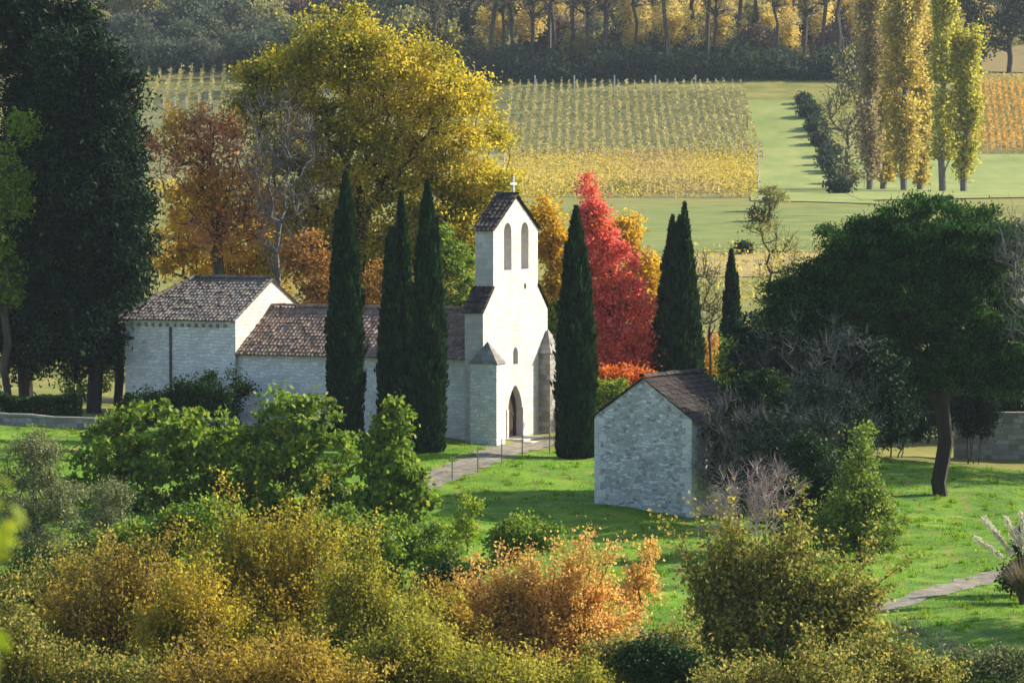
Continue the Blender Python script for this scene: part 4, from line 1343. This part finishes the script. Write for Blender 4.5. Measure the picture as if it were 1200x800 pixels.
tree_at('dark_shrub', 'dark green shrub between the golden and the copper bushes', 'shrub', 522, 144,
        [(520, 680, 30, 22), (550, 690, 24, 24)],
        M['green_dark'], M['bark_dark'], n=70, per=100, L=0.13, W=0.09, cr=0.4, tr=0.06, seed=69, stems=4)

# ------------------------------------------------------------------ foreground
stem_bush('golden_bush', 'large golden brown bush with many stems at the bottom left', 'bush', 150, 124,
          [(155, 660, 60, 44), (90, 690, 66, 50), (190, 710, 80, 66), (60, 740, 70, 56), (130, 750, 90, 60)],
          M['amber_fore'], M['bark'], n=300, per=210, seed=70)
stem_bush('golden_bush', 'tallest golden yellow bush rising below the green trees', 'bush', 320, 126,
          [(285, 612, 34, 42), (255, 640, 46, 50), (350, 630, 50, 50), (310, 680, 80, 56), (390, 630, 34, 40), (300, 730, 80, 60)],
          M['yellow_fore'], M['bark'], n=330, per=210, seed=71)
stem_bush('golden_bush', 'golden bush leaning right towards the green shrubs by the lawn', 'bush', 430, 123,
          [(425, 640, 26, 36), (420, 690, 52, 50), (470, 720, 46, 44), (420, 750, 70, 60), (495, 735, 36, 40)],
          M['lime_fore'], M['bark'], n=240, per=210, seed=82)
stem_bush('golden_bush', 'low golden green bush between the golden and copper bushes', 'bush', 510, 117,
          [(480, 750, 50, 44), (540, 765, 46, 40), (440, 780, 60, 34), (580, 785, 40, 30)],
          M['lime_fore'], M['bark'], n=190, per=200, seed=72)
stem_bush('olive_shrub', 'olive brown bush filling the bottom left corner', 'bush', 60, 114,
          [(40, 780, 70, 40), (130, 790, 70, 34), (15, 735, 34, 50)],
          M['hawthorn'], M['bark'], n=180, per=190, seed=83)
stem_bush('golden_bush', 'dull golden bush at the bottom edge below the tallest golden one', 'bush', 290, 113,
          [(240, 785, 70, 34), (340, 780, 70, 40), (400, 795, 46, 28)],
          M['amber_fore'], M['bark'], n=180, per=190, seed=84)
stem_bush('golden_bush', 'yellow green bush between the two largest golden bushes', 'bush', 230, 121,
          [(225, 690, 44, 50), (200, 740, 60, 50), (260, 745, 60, 50)],
          M['yellow_fore'], M['bark'], n=180, per=200, seed=86)
stem_bush('hawthorn_bush', 'brownish bush with many bare stems at the far lower left', 'bush', 40, 128,
          [(50, 690, 60, 40), (100, 660, 40, 36), (20, 740, 50, 50)],
          M['hawthorn'], M['bark'], n=180, per=170, seed=87)
stem_bush('golden_bush', 'golden bush touching the left side of the copper tree', 'bush', 530, 126,
          [(520, 715, 36, 34), (545, 745, 40, 36), (500, 700, 24, 30)],
          M['amber_fore'], M['bark'], n=120, per=190, seed=88)
stem_bush('hawthorn_bush', 'olive green bush between the copper tree and the big thorny bush', 'bush', 745, 120,
          [(740, 770, 44, 30), (790, 760, 34, 36)],
          M['hawthorn'], M['bark'], n=120, per=180, seed=89)
stem_bush('copper_tree', 'copper orange leaved small tree at the bottom centre', 'tree', 645, 128,
          [(605, 670, 40, 36), (680, 672, 44, 38), (640, 700, 60, 46), (570, 705, 44, 40), (705, 715, 38, 40), (640, 745, 90, 40), (560, 675, 24, 34), (545, 720, 30, 40), (735, 735, 30, 40), (640, 775, 80, 34), (690, 655, 30, 26)],
          M['orange_fore'], M['bark'], n=420, per=200, seed=73)
tree_at('copper_sapling', 'slim copper leaved sapling against the dark shade of the lawn', 'sapling', 752, 131,
        [(758, 645, 16, 14), (750, 680, 22, 18), (735, 700, 20, 16)],
        M['orange_fore'], M['bark'], n=60, per=40, L=0.12, W=0.08, cr=0.3, tr=0.04, rtip=0.006, seed=74, step=0.5)
stem_bush('golden_bush', 'yellow green bush in front of the copper tree at the bottom edge', 'bush', 640, 116,
        [(610, 790, 70, 22), (690, 796, 40, 18), (550, 792, 46, 22)],
        M['lime_fore'], M['bark'], n=130, per=180, seed=75)
stem_bush('hawthorn_bush', 'big brownish green thorny bush at the bottom right of centre', 'bush', 900, 124,
          [(845, 650, 36, 46), (925, 670, 60, 60), (840, 705, 50, 56), (1000, 680, 44, 46), (900, 740, 90, 56), (812, 650, 16, 40), (990, 740, 60, 56), (1040, 675, 20, 30), (860, 615, 24, 30), (930, 625, 30, 30)],
          M['hawthorn'], M['bark'], n=430, per=170, seed=76, L=0.14, W=0.09)
stem_bush('hawthorn_bush', 'brown and yellow bush in the bottom edge below the big thorny one', 'bush', 920, 114,
          [(870, 796, 60, 28), (970, 792, 60, 30)],
          M['hawthorn'], M['bark'], n=130, per=190, seed=85)
tree_at('dark_shrub', 'dark green shrub at the bottom edge beside the brownish thorny bush', 'shrub', 770, 118,
        [(765, 775, 36, 26), (800, 785, 30, 24)],
        M['green_dark'], M['bark_dark'], n=110, per=100, L=0.11, W=0.07, cr=0.35, tr=0.06, seed=77, stems=4)
stem_bush('hawthorn_bush', 'low russet and green bush at the bottom edge near the right track', 'bush', 1050, 119,
          [(1040, 785, 44, 28), (1090, 790, 36, 20), (1010, 765, 34, 34)],
          M['hawthorn'], M['bark'], n=120, per=180, seed=78)
tree_at('bare_shrub', 'pale bare twigs arching over the grass at the bottom right', 'shrub', 1075, 130,
        [(1060, 745, 26, 20), (1095, 760, 34, 22)],
        M['olive'], M['bark_grey'], n=50, per=0, tr=0.04, rtip=0.006, seed=79, twigs=7, twl=0.4, stems=5)
tree_at('olive_shrub', 'yellowish green shrub in the bottom right corner', 'shrub', 1150, 122,
        [(1140, 785, 36, 24), (1185, 785, 36, 26)],
        M['olive'], M['bark'], n=100, per=90, L=0.11, W=0.06, cr=0.35, tr=0.06, seed=80, stems=4)


def sprig(label, base, tip, n, L, W, mat, seed):
    rng = np.random.default_rng(seed)
    base, tip = np.asarray(base), np.asarray(tip)
    root = empty('leafy_branch', base)
    tag(root, label, 'branch')
    t = np.linspace(0, 1, 9)[:, None]
    P = (tip - base) * t + np.array([0, 0, 0.1]) * np.sin(t * math.pi)
    r = np.linspace(0.02, 0.004, 9)
    quads('stem', tube_segments(P[:-1], P[1:], r[:-1], r[1:], 6), M['bark'], root)
    k = rng.integers(2, 9, n)
    C = P[k] + rng.normal(size=(n, 3)) * [0.03, 0.06, 0.1] - np.array([0.02, 0, 0.1])
    quads('leaves', leaf_quads(rng, C, L, W, np.array([0.2, 0, -0.4]), 0.6), mat, root)


def near_point(px, py, Y):
    return at(px, py, Y)


bx = (-40 - 600) * 16 / FPX
sprig('blurred lime green leafy branch close to the lens at the left edge', (bx - 0.4, 16, float(h(bx, 16)) - 0.1), at(9, 600, 16), 90, 0.11, 0.07, M['green_lime'], 5)

# pampas grass
def pampas():
    rng = np.random.default_rng(90)
    Y = 146
    x = (1205 - 600) * Y / FPX
    root = empty('pampas_grass', (x, Y, float(h(x, Y))))
    tag(root, 'pampas grass clump with pale feathery plumes at the right edge', 'pampas grass')
    segs = []
    n = 900
    a = rng.uniform(0, 2 * math.pi, n); L = rng.uniform(0.9, 2.0, n); lean = rng.uniform(0.15, 0.8, n)
    b = np.stack([np.cos(a) * 0.25 * rng.uniform(0, 1, n), np.sin(a) * 0.25 * rng.uniform(0, 1, n), np.zeros(n)], 1)
    prev = b
    d2 = np.stack([np.cos(a), np.sin(a), np.zeros(n)], 1)
    sd = np.stack([-np.sin(a), np.cos(a), np.zeros(n)], 1)
    for q in range(4):
        t = (q + 1) / 4
        p = b + d2 * (lean * L * t ** 1.6)[:, None] + np.array([0, 0, 1.0]) * (L * (t - 0.45 * lean * t ** 2.6))[:, None]
        w0, w1 = 0.018 * (1 - q / 4.4), 0.018 * (1 - (q + 1) / 4.4)
        segs.append(np.stack([prev - sd * w0, prev + sd * w0, p + sd * w1, p - sd * w1], 1))
        prev = p
    quads('blades', np.concatenate(segs), M['pampas_blade'], root)
    for tx, ty in ((1152, 606), (1165, 622), (1178, 605), (1190, 618), (1143, 630), (1196, 600)):
        tip = at(tx, ty, Y) - np.array(root.location)
        p0 = np.array([0, rng.uniform(-0.1, 0.1), 0.2]); mid_ = p0 + (tip - p0) * 0.55 + np.array([0.12, 0, 0.3])
        st = quads('plume', leaf_quads(rng, mid_ + (tip - mid_) * rng.uniform(0, 1, 420)[:, None] + rng.normal(size=(420, 3)) * 0.05, 0.14, 0.03, tip - mid_, 0.5), M['plume'], root)
        quads('stalk', tube_segments([p0, mid_], [mid_, tip], np.array([0.012, 0.009]), np.array([0.009, 0.005]), 5), M['pampas_blade'], st)


pampas()
tree_at('dark_shrub', 'dark shrub behind the pampas grass at the right edge', 'shrub', 1205, 149,
        [(1195, 690, 34, 36), (1215, 650, 30, 40)], M['conifer'], M['bark_dark'], n=90, per=90, L=0.14, W=0.08, cr=0.4, tr=0.07, seed=91, stems=4)

# lawn grass
def grass():
    rng = np.random.default_rng(7)
    n = 260000
    y = 118 + 81 * rng.uniform(0, 1, n) ** 0.9
    x = rng.uniform(-1, 1, n) * (y * 0.135)
    tuft = np.sin(x * 1.7 + np.sin(y * 0.9)) * np.sin(y * 1.3 + x * 0.4) + rng.normal(size=n) * 0.35
    ht = np.clip(0.05 + 0.05 * tuft, 0.03, 0.2)
    ht = np.where(rng.uniform(size=n) > 0.985, ht * 2.6, ht)
    # paths stay clear
    ok = np.ones(n, bool)
    pts = [p[:2] for p in door_pts]
    for a, b in zip(pts[:-1], pts[1:]):
        e = b - a; t = np.clip(((x - a[0]) * e[0] + (y - a[1]) * e[1]) / (e @ e), 0, 1)
        ok &= np.hypot(x - a[0] - t * e[0], y - a[1] - t * e[1]) > 0.8 + 0.15 * np.sin(x * 3 + y)
    tp = [G(600, 742), G(700, 738), G(780, 748), G(900, 740), G(1050, 708), G(1110, 690), G(1160, 675), G(1230, 662)]
    for a, b in zip(tp[:-1], tp[1:]):
        a, b = a[:2], b[:2]
        e = b - a; t = np.clip(((x - a[0]) * e[0] + (y - a[1]) * e[1]) / (e @ e), 0, 1)
        ok &= np.hypot(x - a[0] - t * e[0], y - a[1] - t * e[1]) > 0.5 + 0.12 * np.sin(x * 3 + y)
    x, y, ht = x[ok], y[ok], ht[ok]
    tc = rng.integers(0, len(x), 1500)              # rough tufts
    tx = np.repeat(x[tc], 34) + rng.normal(size=1500 * 34) * 0.09
    ty = np.repeat(y[tc], 34) + rng.normal(size=1500 * 34) * 0.12
    x, y = np.concatenate([x, tx]), np.concatenate([y, ty])
    ht = np.concatenate([ht, np.repeat(rng.uniform(0.1, 0.3, 1500), 34) * rng.uniform(0.6, 1.1, len(tx))])
    n = len(x)
    B = np.stack([x, y, h(x, y)], 1)
    a = rng.uniform(0, 2 * math.pi, n)
    s = np.stack([np.cos(a), np.sin(a), 0 * a], 1) * 0.02
    ln_ = rng.normal(size=(n, 3)) * 0.35; ln_[:, 2] = 1
    T = B + unit(ln_) * ht[:, None]
    o = quads('grass', np.stack([B - s, B + s, T], 1), M['blade'], None, None, 3)
    o['kind'] = 'stuff'


grass()

def fallen_leaves():
    rng = np.random.default_rng(17)
    n = 1300
    k = rng.integers(0, 5, n)
    cen = np.array([[2.5, 150], [-4, 156], [12, 168], [-2, 182], [6, 172]])[k]
    x = cen[:, 0] + rng.normal(size=n) * 5.0
    y = cen[:, 1] + rng.normal(size=n) * 9.0
    P = np.stack([x, y, h(x, y) + 0.07], 1)
    q = leaf_quads(rng, P, 0.07, 0.05, None, 1.0, np.tile([0, 0, 1.5], (n, 1)))
    o = quads('fallen_leaves', q, M['orange_fore'])
    o['kind'] = 'stuff'


fallen_leaves()

# ------------------------------------------------------------------ the far hillside: vineyards
def vine_row(label, p0, p1, mat, group, seed, ht=1.5, L=0.3, dens=9, proto=None, cat='vine row'):
    rng = np.random.default_rng(seed)
    p0, p1 = np.asarray(p0[:2], float), np.asarray(p1[:2], float)
    z0 = float(h(*p0))
    root = empty('vine_row', (*p0, z0))
    tag(root, label, cat, group)
    e = p1 - p0; Ln = np.linalg.norm(e)
    n = int(Ln * dens)
    t = rng.uniform(0, 1, n)
    xy = e * t[:, None] + rng.normal(size=(n, 2)) * 0.15
    ht = ht * rng.uniform(0.85, 1.15)
    gap = np.sin(t * Ln * 0.9 + seed * 1.7) + np.sin(t * Ln * 0.37 + seed * 3.1)
    vig = 0.8 + 0.3 * np.sin(t * Ln * 2.6 + seed) + 0.25 * rng.normal(size=n) + 0.22 * gap
    z = h(p0[0] + xy[:, 0], p0[1] + xy[:, 1]) - z0 + 0.3 + rng.uniform(0, 1, n) * ht * np.clip(vig, 0.3, 1.25)
    quads('foliage', leaf_quads(rng, np.concatenate([xy, z[:, None]], 1), L, L * 0.8), mat, root)
    for q in (p0, p1):
        b = np.array([[q[0] - p0[0], q[1] - p0[1], float(h(*q)) - z0 - 0.2]])
        quads('trellis_post', tube_segments(b, b + [0, 0, 2.0], np.array([0.06]), np.array([0.05]), 5), M['post'], root)
    return root


nrow = 29
for i in range(nrow):
    t = i / (nrow - 1)
    vine_row('pale green and yellow vine row running up the hill behind the chapel', G(588 + 306 * t, 188), G(600 + 268 * t, 107), M['vine_green'],
             'vine rows of the upper vineyard', 200 + i, 1.5, 0.34, 9)
for i in range(9):
    t = i / 8
    vine_row('yellowish green vine row on the hill between the conifers and the orange tree', G(150 + 110 * t, 128), G(165 + 98 * t, 80), M['vine_green'],
             'vine rows on the left hillside', 240 + i, 1.4, 0.34, 8)
ygl = [G(596, 236 - 2.3 * k)[1] for k in range(24)]
for i, yy in enumerate(ygl):
    xr = (890 - 600) * yy / FPX
    xl = (600 - 600) * yy / FPX - 1
    vine_row('golden yellow vine row lying across the slope of the lower vineyard', (xl, yy), (xr, yy + 2.5), M['vine_yellow'],
             'golden vine rows of the lower vineyard', 260 + i, 1.05, 0.27, 26)
for i in range(10):
    yy = 470 + i * 2.3
    vine_row('golden vine row in the gap between the conifers and the orange tree', ((150 - 600) * yy / FPX, yy), ((215 - 600) * yy / FPX, yy + 0.6), M['vine_yellow'],
             'golden vine rows at the far left', 300 + i, 1.3, 0.34, 9)
for i in range(12):
    t = i / 11
    vine_row('orange brown vine row beyond the poplars at the right edge', G(1140 + 90 * t, 180), G(1132 + 82 * t, 98), M['vine_orange'],
             'orange vine rows beyond the poplars', 330 + i, 1.4, 0.34, 10)
for i in range(7):
    yy = 285 + i * 6.5
    vine_row('tan yellow vine row in the field behind the smallest cypress', ((800 - 600) * yy / FPX, yy), ((1010 - 600) * yy / FPX, yy + 1), M['vine_yellow'],
             'tan vine rows behind the smallest cypress', 350 + i, 1.3, 0.26, 10)
for i, px in enumerate((627, 673, 720, 768, 815)):
    g = G(px, 112)
    o = quads('vineyard_post', tube_segments([[0, 0, -0.3]], [[0, 0, 3.0]], np.array([0.13]), np.array([0.12]), 6), M['post'], None, g)
    tag(o, 'tall pale post standing along the top edge of the upper vineyard', 'post', 'pale posts at the top of the vineyard')

# ------------------------------------------------------------------ hedge line, poplars
for i in range(17):
    t = i / 16
    px, py = 942 + 44 * t + 3 * math.sin(i * 2.2) + 2.5 * math.sin(i * 5.1), 122 + 104 * t + 3 * math.sin(i * 3.7)
    g = G(px, py)
    s = g[1] / FPX
    hh = (11 + 6 * t) * s * (1.05 + 0.15 * math.sin(i * 4.3))
    make_tree('hedgerow_bush', 'dark bush in the hedgerow descending the bright meadow', 'bush', g,
              [(g + [0, 0, hh * 0.55], (hh * 0.55, hh * 0.6, hh * 0.5)), (g + [hh * 0.3, 0, hh * 0.4], (hh * 0.4, hh * 0.5, hh * 0.4))],
              M['wood_green'], M['bark'], n=30, per=60, L=0.4, W=0.26, cr=0.8, tr=0.12, seed=400 + i, stems=3, k=4,
              group='bushes of the hedgerow across the meadow')


def poplar(label, px, Y, hw, topz, mat, seed, n=9000, bare=0.0, group='tall poplars on the far meadow', foot=0.05):
    rng = np.random.default_rng(seed)
    x = (px - 600) * Y / FPX
    z0 = float(h(x, Y))
    H = topz
    r = hw * Y / FPX
    root = empty('poplar_tree', (x, Y, z0))
    tag(root, label, 'poplar', group)
    # trunk with steep limbs
    m = 46
    hz = rng.uniform(0.04, 0.9, m) * H
    a = rng.uniform(0, 2 * math.pi, m)
    rad = r * rng.uniform(0.45, 1.0, m)
    P0 = np.stack([0 * a, 0 * a, hz], 1)
    P1 = np.stack([np.cos(a) * rad, np.sin(a) * rad, hz + rad * rng.uniform(1.8, 3.2, m)], 1)
    P1[:, 2] = np.minimum(P1[:, 2], H)
    tz = np.linspace(-0.4, H, 9)
    T = np.stack([0.15 * np.sin(tz * 0.5 + seed), 0.1 * np.cos(tz * 0.4), tz], 1)
    tr = np.linspace(0.42, 0.05, 9)
    quads('trunk', np.concatenate([tube_segments(T[:-1], T[1:], tr[:-1], tr[1:], 7),
                                   tube_segments(P0, P1, np.full(m, 0.1), np.full(m, 0.03), 4)]), M['bark_grey'], root)
    k = int(n * 1.7)
    j = rng.integers(0, m, k)
    t = rng.uniform(0.15, 1.1, k)[:, None]
    P = P0[j] + (P1[j] - P0[j]) * t + rng.normal(size=(k, 3)) * np.array([r * 0.2, r * 0.2, 0.9])
    P[:, 2] -= H * 0.1 * rng.uniform(0, 1, k) * (P[:, 2] < H * 0.4)
    P = P[P[:, 2] > H * foot]
    quads('crown', leaf_quads(rng, P, 0.42, 0.27, np.array([0, 0, 0.8]), 1.0), mat, root)
    return root


poplar('bare topped greyish poplar with thin gold leaves at the left of the poplar row', 1018, 478, 19, 27, M['wood_grey'], 1, 7000)
poplar('golden poplar with the fullest yellow crown in the poplar row', 1058, 474, 28, 30, M['poplar'], 2, 12000)
poplar('tall green gold poplar with a dark trunk right of the golden poplar', 1104, 466, 17, 31, M['poplar_green'], 3, 9000, foot=0.12)
poplar('shorter lime yellow poplar at the right end of the poplar row', 1130, 468, 19, 17.5, M['poplar_green'], 4, 8500)
poplar('short yellow poplar filling the gap before the golden poplar', 1036, 486, 16, 20, M['poplar'], 5, 6000)
poplar('short golden poplar under the tall green gold one', 1078, 484, 16, 14, M['poplar'], 6, 5000)
tree_at('bare_tree', 'spreading bare grey tree on the bright meadow left of the poplars', 'tree', 990, 492,
        [(990, 140, 22, 40), (1000, 90, 20, 40), (1000, 190, 16, 30)], M['scrub_lime'], M['bark_grey'], n=60, per=22, L=0.45, W=0.28, cr=1.5, tr=0.3, rtip=0.05,
        seed=410, twigs=4, twl=2.2, step=2.0)
tree_at('far_tree', 'dark limbed tree at the top right corner above the orange vines', 'tree', 1182, 655,
        [(1182, 25, 22, 28), (1165, 40, 14, 20), (1200, 15, 20, 30)], M['wood_green'], M['bark'], n=60, per=30, L=0.6, W=0.4, cr=1.7, tr=0.45, rtip=0.06,
        seed=411, step=2.5)
tree_at('far_tree', 'round green tree at the left of the top right corner', 'tree', 1148, 650,
        [(1145, 40, 18, 34), (1140, 0, 24, 34)], M['wood_green'], M['bark'], n=60, per=45, L=0.6, W=0.4, cr=1.7, tr=0.4, rtip=0.06, seed=412, step=2.5)
for (px, py, r, lab) in ((890, 252, 8, 'round dark bush alone in the olive meadow'), (872, 292, 6, 'round dark bush at the lower edge of the olive meadow'),
                         (905, 232, 16, 'yellowish bush at the corner of the bright meadow')):
    g = G(px, py + r)
    rr = r * g[1] / FPX
    make_tree('meadow_bush', lab, 'bush', g, [(g + [0, 0, rr], (rr, rr, rr))], M['green_dark'] if r < 12 else M['scrub_lime'], M['bark'],
              n=30, per=60, L=0.25, W=0.16, cr=0.5, tr=0.1, seed=420 + px, stems=3, k=4)

# ------------------------------------------------------------------ the wood on the hill
def wood_proto(kind, seed):
    rng = np.random.default_rng(seed)
    H = rng.uniform(22, 27)
    base = np.array([0, 0, 0.0])
    if kind == 'bare':
        bl = [((0, 0, H * 0.8), (2.2, 2.2, H * 0.2)), ((0.5, 0, H * 0.55), (2.4, 2.4, H * 0.2))]
        return make_tree('wood_tree', 'x', 'tree', base, bl, M['wood_grey'], M['bark'], n=60, per=18, L=0.55, W=0.3, cr=1.6, tr=0.32, rtip=0.05,
                         seed=seed, twigs=3, twl=2.0, step=3, k=4, top=(0, 0, H * 0.75), up=0.5)
    if kind == 'yellow':
        bl = [((0, 0, H * 0.62), (3.6, 3.4, H * 0.26)), ((1.0, 0, H * 0.38), (3.4, 3.2, H * 0.2)), ((-1.4, 0, H * 0.42), (2.8, 2.8, H * 0.22))]
        return make_tree('wood_tree', 'x', 'tree', base, bl, M['wood_yellow'], M['bark'], n=85, per=42, L=0.62, W=0.42, cr=1.9, tr=0.4, rtip=0.05,
                         seed=seed, step=3, k=4, top=(0, 0, H * 0.6))
    bl = [((0, 0, H * 0.5), (4.2, 4.0, H * 0.24)), ((1.2, 0, H * 0.34), (3.8, 3.6, H * 0.2))]
    return make_tree('wood_tree', 'x', 'tree', base, bl, M['wood_green'], M['bark'], n=90, per=60, L=0.62, W=0.42, cr=1.9, tr=0.4, rtip=0.05,
                     seed=seed, step=3, k=4, top=(0, 0, H * 0.5))


LAB = {'bare': ('tall almost bare grey trunked tree in the far wood above the vineyard', 'bare trees of the far wood'),
       'yellow': ('yellow leaved tree deeper in the far wood above the vineyard', 'yellow trees of the far wood'),
       'green': ('dull green tree in the far wood on the hill', 'green trees of the far wood')}
protos = {k: [wood_proto(k, 500 + 10 * q + j) for j in range(3)] for q, k in enumerate(LAB)}
used = set()
rng = np.random.default_rng(77)


def put_wood(kind, px, Y, sc=1.0):
    x = (px - 600) * Y / FPX
    p = protos[kind][rng.integers(0, 3)]
    loc = (x, Y, float(h(x, Y)))
    rz = rng.uniform(0, 6.28)
    if p.name not in used:
        used.add(p.name)
        p.location = loc; p.rotation_euler = (0, 0, rz); p.scale = (sc,) * 3
        o = p
    else:
        o = dup(p, loc, rz, sc)
    o['label'], o['group'] = LAB[kind]


for i in range(30):
    put_wood('bare', 505 + i * 20 + rng.uniform(-7, 7) if i < 26 else 520 + (i - 26) * 60 + rng.uniform(-15, 15), rng.uniform(648, 676), rng.uniform(0.85, 1.1))
for i in range(70):
    put_wood('yellow', 545 + i * 8.8 + rng.uniform(-8, 8), rng.uniform(658, 760), rng.uniform(0.34, 0.6))
for i in range(14):
    put_wood('green', 420 + i * 15 + rng.uniform(-8, 8), rng.uniform(672, 720), rng.uniform(0.35, 0.5))
for i in range(6):
    put_wood('green', 470 + i * 130 + rng.uniform(-20, 20), rng.uniform(672, 700), rng.uniform(0.4, 0.5))


def scrub_proto(mat, seed):
    return make_tree('hillside_bush', 'x', 'bush', (0, 0, 0), [((0, 0, 2.2), (2.8, 2.6, 2.0)), ((1.6, 0, 1.6), (2.2, 2.0, 1.5)), ((-1.4, 0.4, 2.4), (1.9, 2.0, 2.2))],
                     M[mat], M['bark'], n=50, per=60, L=0.5, W=0.34, cr=1.2, tr=0.2, rtip=0.03, seed=seed, stems=3, k=4)


SLAB = {'scrub': ('dull blue green bush on the scrubby hillside above the conifers', 'blue green bushes of the hillside'),
        'scrub_brown': ('brownish bush on the scrubby hillside above the conifers', 'brown bushes of the hillside'),
        'scrub_lime': ('pale yellow green bush on the scrubby hillside above the conifers', 'pale bushes of the hillside')}
sp = {k: [scrub_proto(k, 560 + j + 7 * q) for j in range(2)] for q, k in enumerate(SLAB)}
for i in range(96):
    row = i % 8
    k = rng.choice(['scrub', 'scrub', 'scrub', 'scrub_brown', 'scrub_brown', 'scrub_lime'])
    if row < 2: k = 'scrub'
    Y = 668 + row * 22 + rng.uniform(-6, 6)
    px = 100 + (i // 8) * 34 + rng.uniform(-17, 17)
    x = (px - 600) * Y / FPX
    p = sp[k][int(rng.integers(0, 2))]
    sc = rng.uniform(0.7, 1.5)
    loc, rz = (x, Y, float(h(x, Y))), rng.uniform(0, 6.28)
    if p.name not in used:
        used.add(p.name)
        p.location = loc; p.rotation_euler = (0, 0, rz); p.scale = (sc,) * 3; o = p
    else:
        o = dup(p, loc, rz, sc)
    o['label'], o['group'] = SLAB[k]


for i in range(84):
    k = ['scrub_lime', 'scrub', 'scrub_brown', 'scrub_lime'][i % 4]
    p = sp[k][int(rng.integers(0, 2))]
    Y = rng.uniform(662, 740)
    px = 480 + i * 8.7 + rng.uniform(-12, 12)
    if 1125 < px:
        Y = rng.uniform(690, 740)
    x = (px - 600) * Y / FPX
    o = dup(p, (x, Y, float(h(x, Y))), rng.uniform(0, 6.28), rng.uniform(0.8, 1.5))
    o['label'] = {'scrub': 'dull green bush between the trunks of the far wood', 'scrub_brown': 'brown bush between the trunks of the far wood',
                  'scrub_lime': 'golden green bush between the trunks of the far wood'}[k]
    o['group'] = {'scrub': 'dull bushes inside the far wood', 'scrub_brown': 'brown bushes inside the far wood', 'scrub_lime': 'golden bushes inside the far wood'}[k]


def undergrowth():
    rng = np.random.default_rng(8)
    n = 60000
    px = rng.uniform(90, 1230, n)
    Y = rng.uniform(637, 655, n) + np.where(px < 500, 26, 0)
    x = (px - 600) * Y / FPX
    hh = 2.9 + 0.9 * np.sin(px * 0.045) + 0.7 * np.sin(px * 0.117 + 1) + 0.6 * np.sin(px * 0.31 + Y) + 0.4 * np.sin(px * 0.73 + 2 * Y) + rng.normal(size=n) * 0.7
    z = h(x, Y) + rng.uniform(0, 1, n) ** 0.8 * np.clip(hh, 0.8, 7)
    ok = ~((px > 1140) & (px < 1240))
    o = quads('undergrowth', leaf_quads(rng, np.stack([x, Y, z], 1)[ok], 0.75, 0.5), M['wood_green'])
    tag(o, 'dark undergrowth along the foot of the far wood', 'undergrowth', None, 'stuff')


undergrowth()

# ------------------------------------------------------------------ air
def haze():
    mb = MB()
    mb.box(-720, 720, -320, 1920, -6, 190)
    o = mb.build('haze', bpy.data.materials.new('haze_air'))
    m = o.data.materials[0]
    m.use_nodes = True
    nt = m.node_tree
    nt.nodes.remove(nt.nodes['Principled BSDF'])
    v = nt.nodes.new('ShaderNodeVolumePrincipled')
    v.inputs['Color'].default_value = (0.68, 0.8, 0.95, 1)
    v.inputs['Density'].default_value = 0.00007
    v.inputs['Anisotropy'].default_value = 0.2
    nt.links.new(v.outputs[0], nt.nodes['Material Output'].inputs['Volume'])
    o['kind'] = 'stuff'


haze()
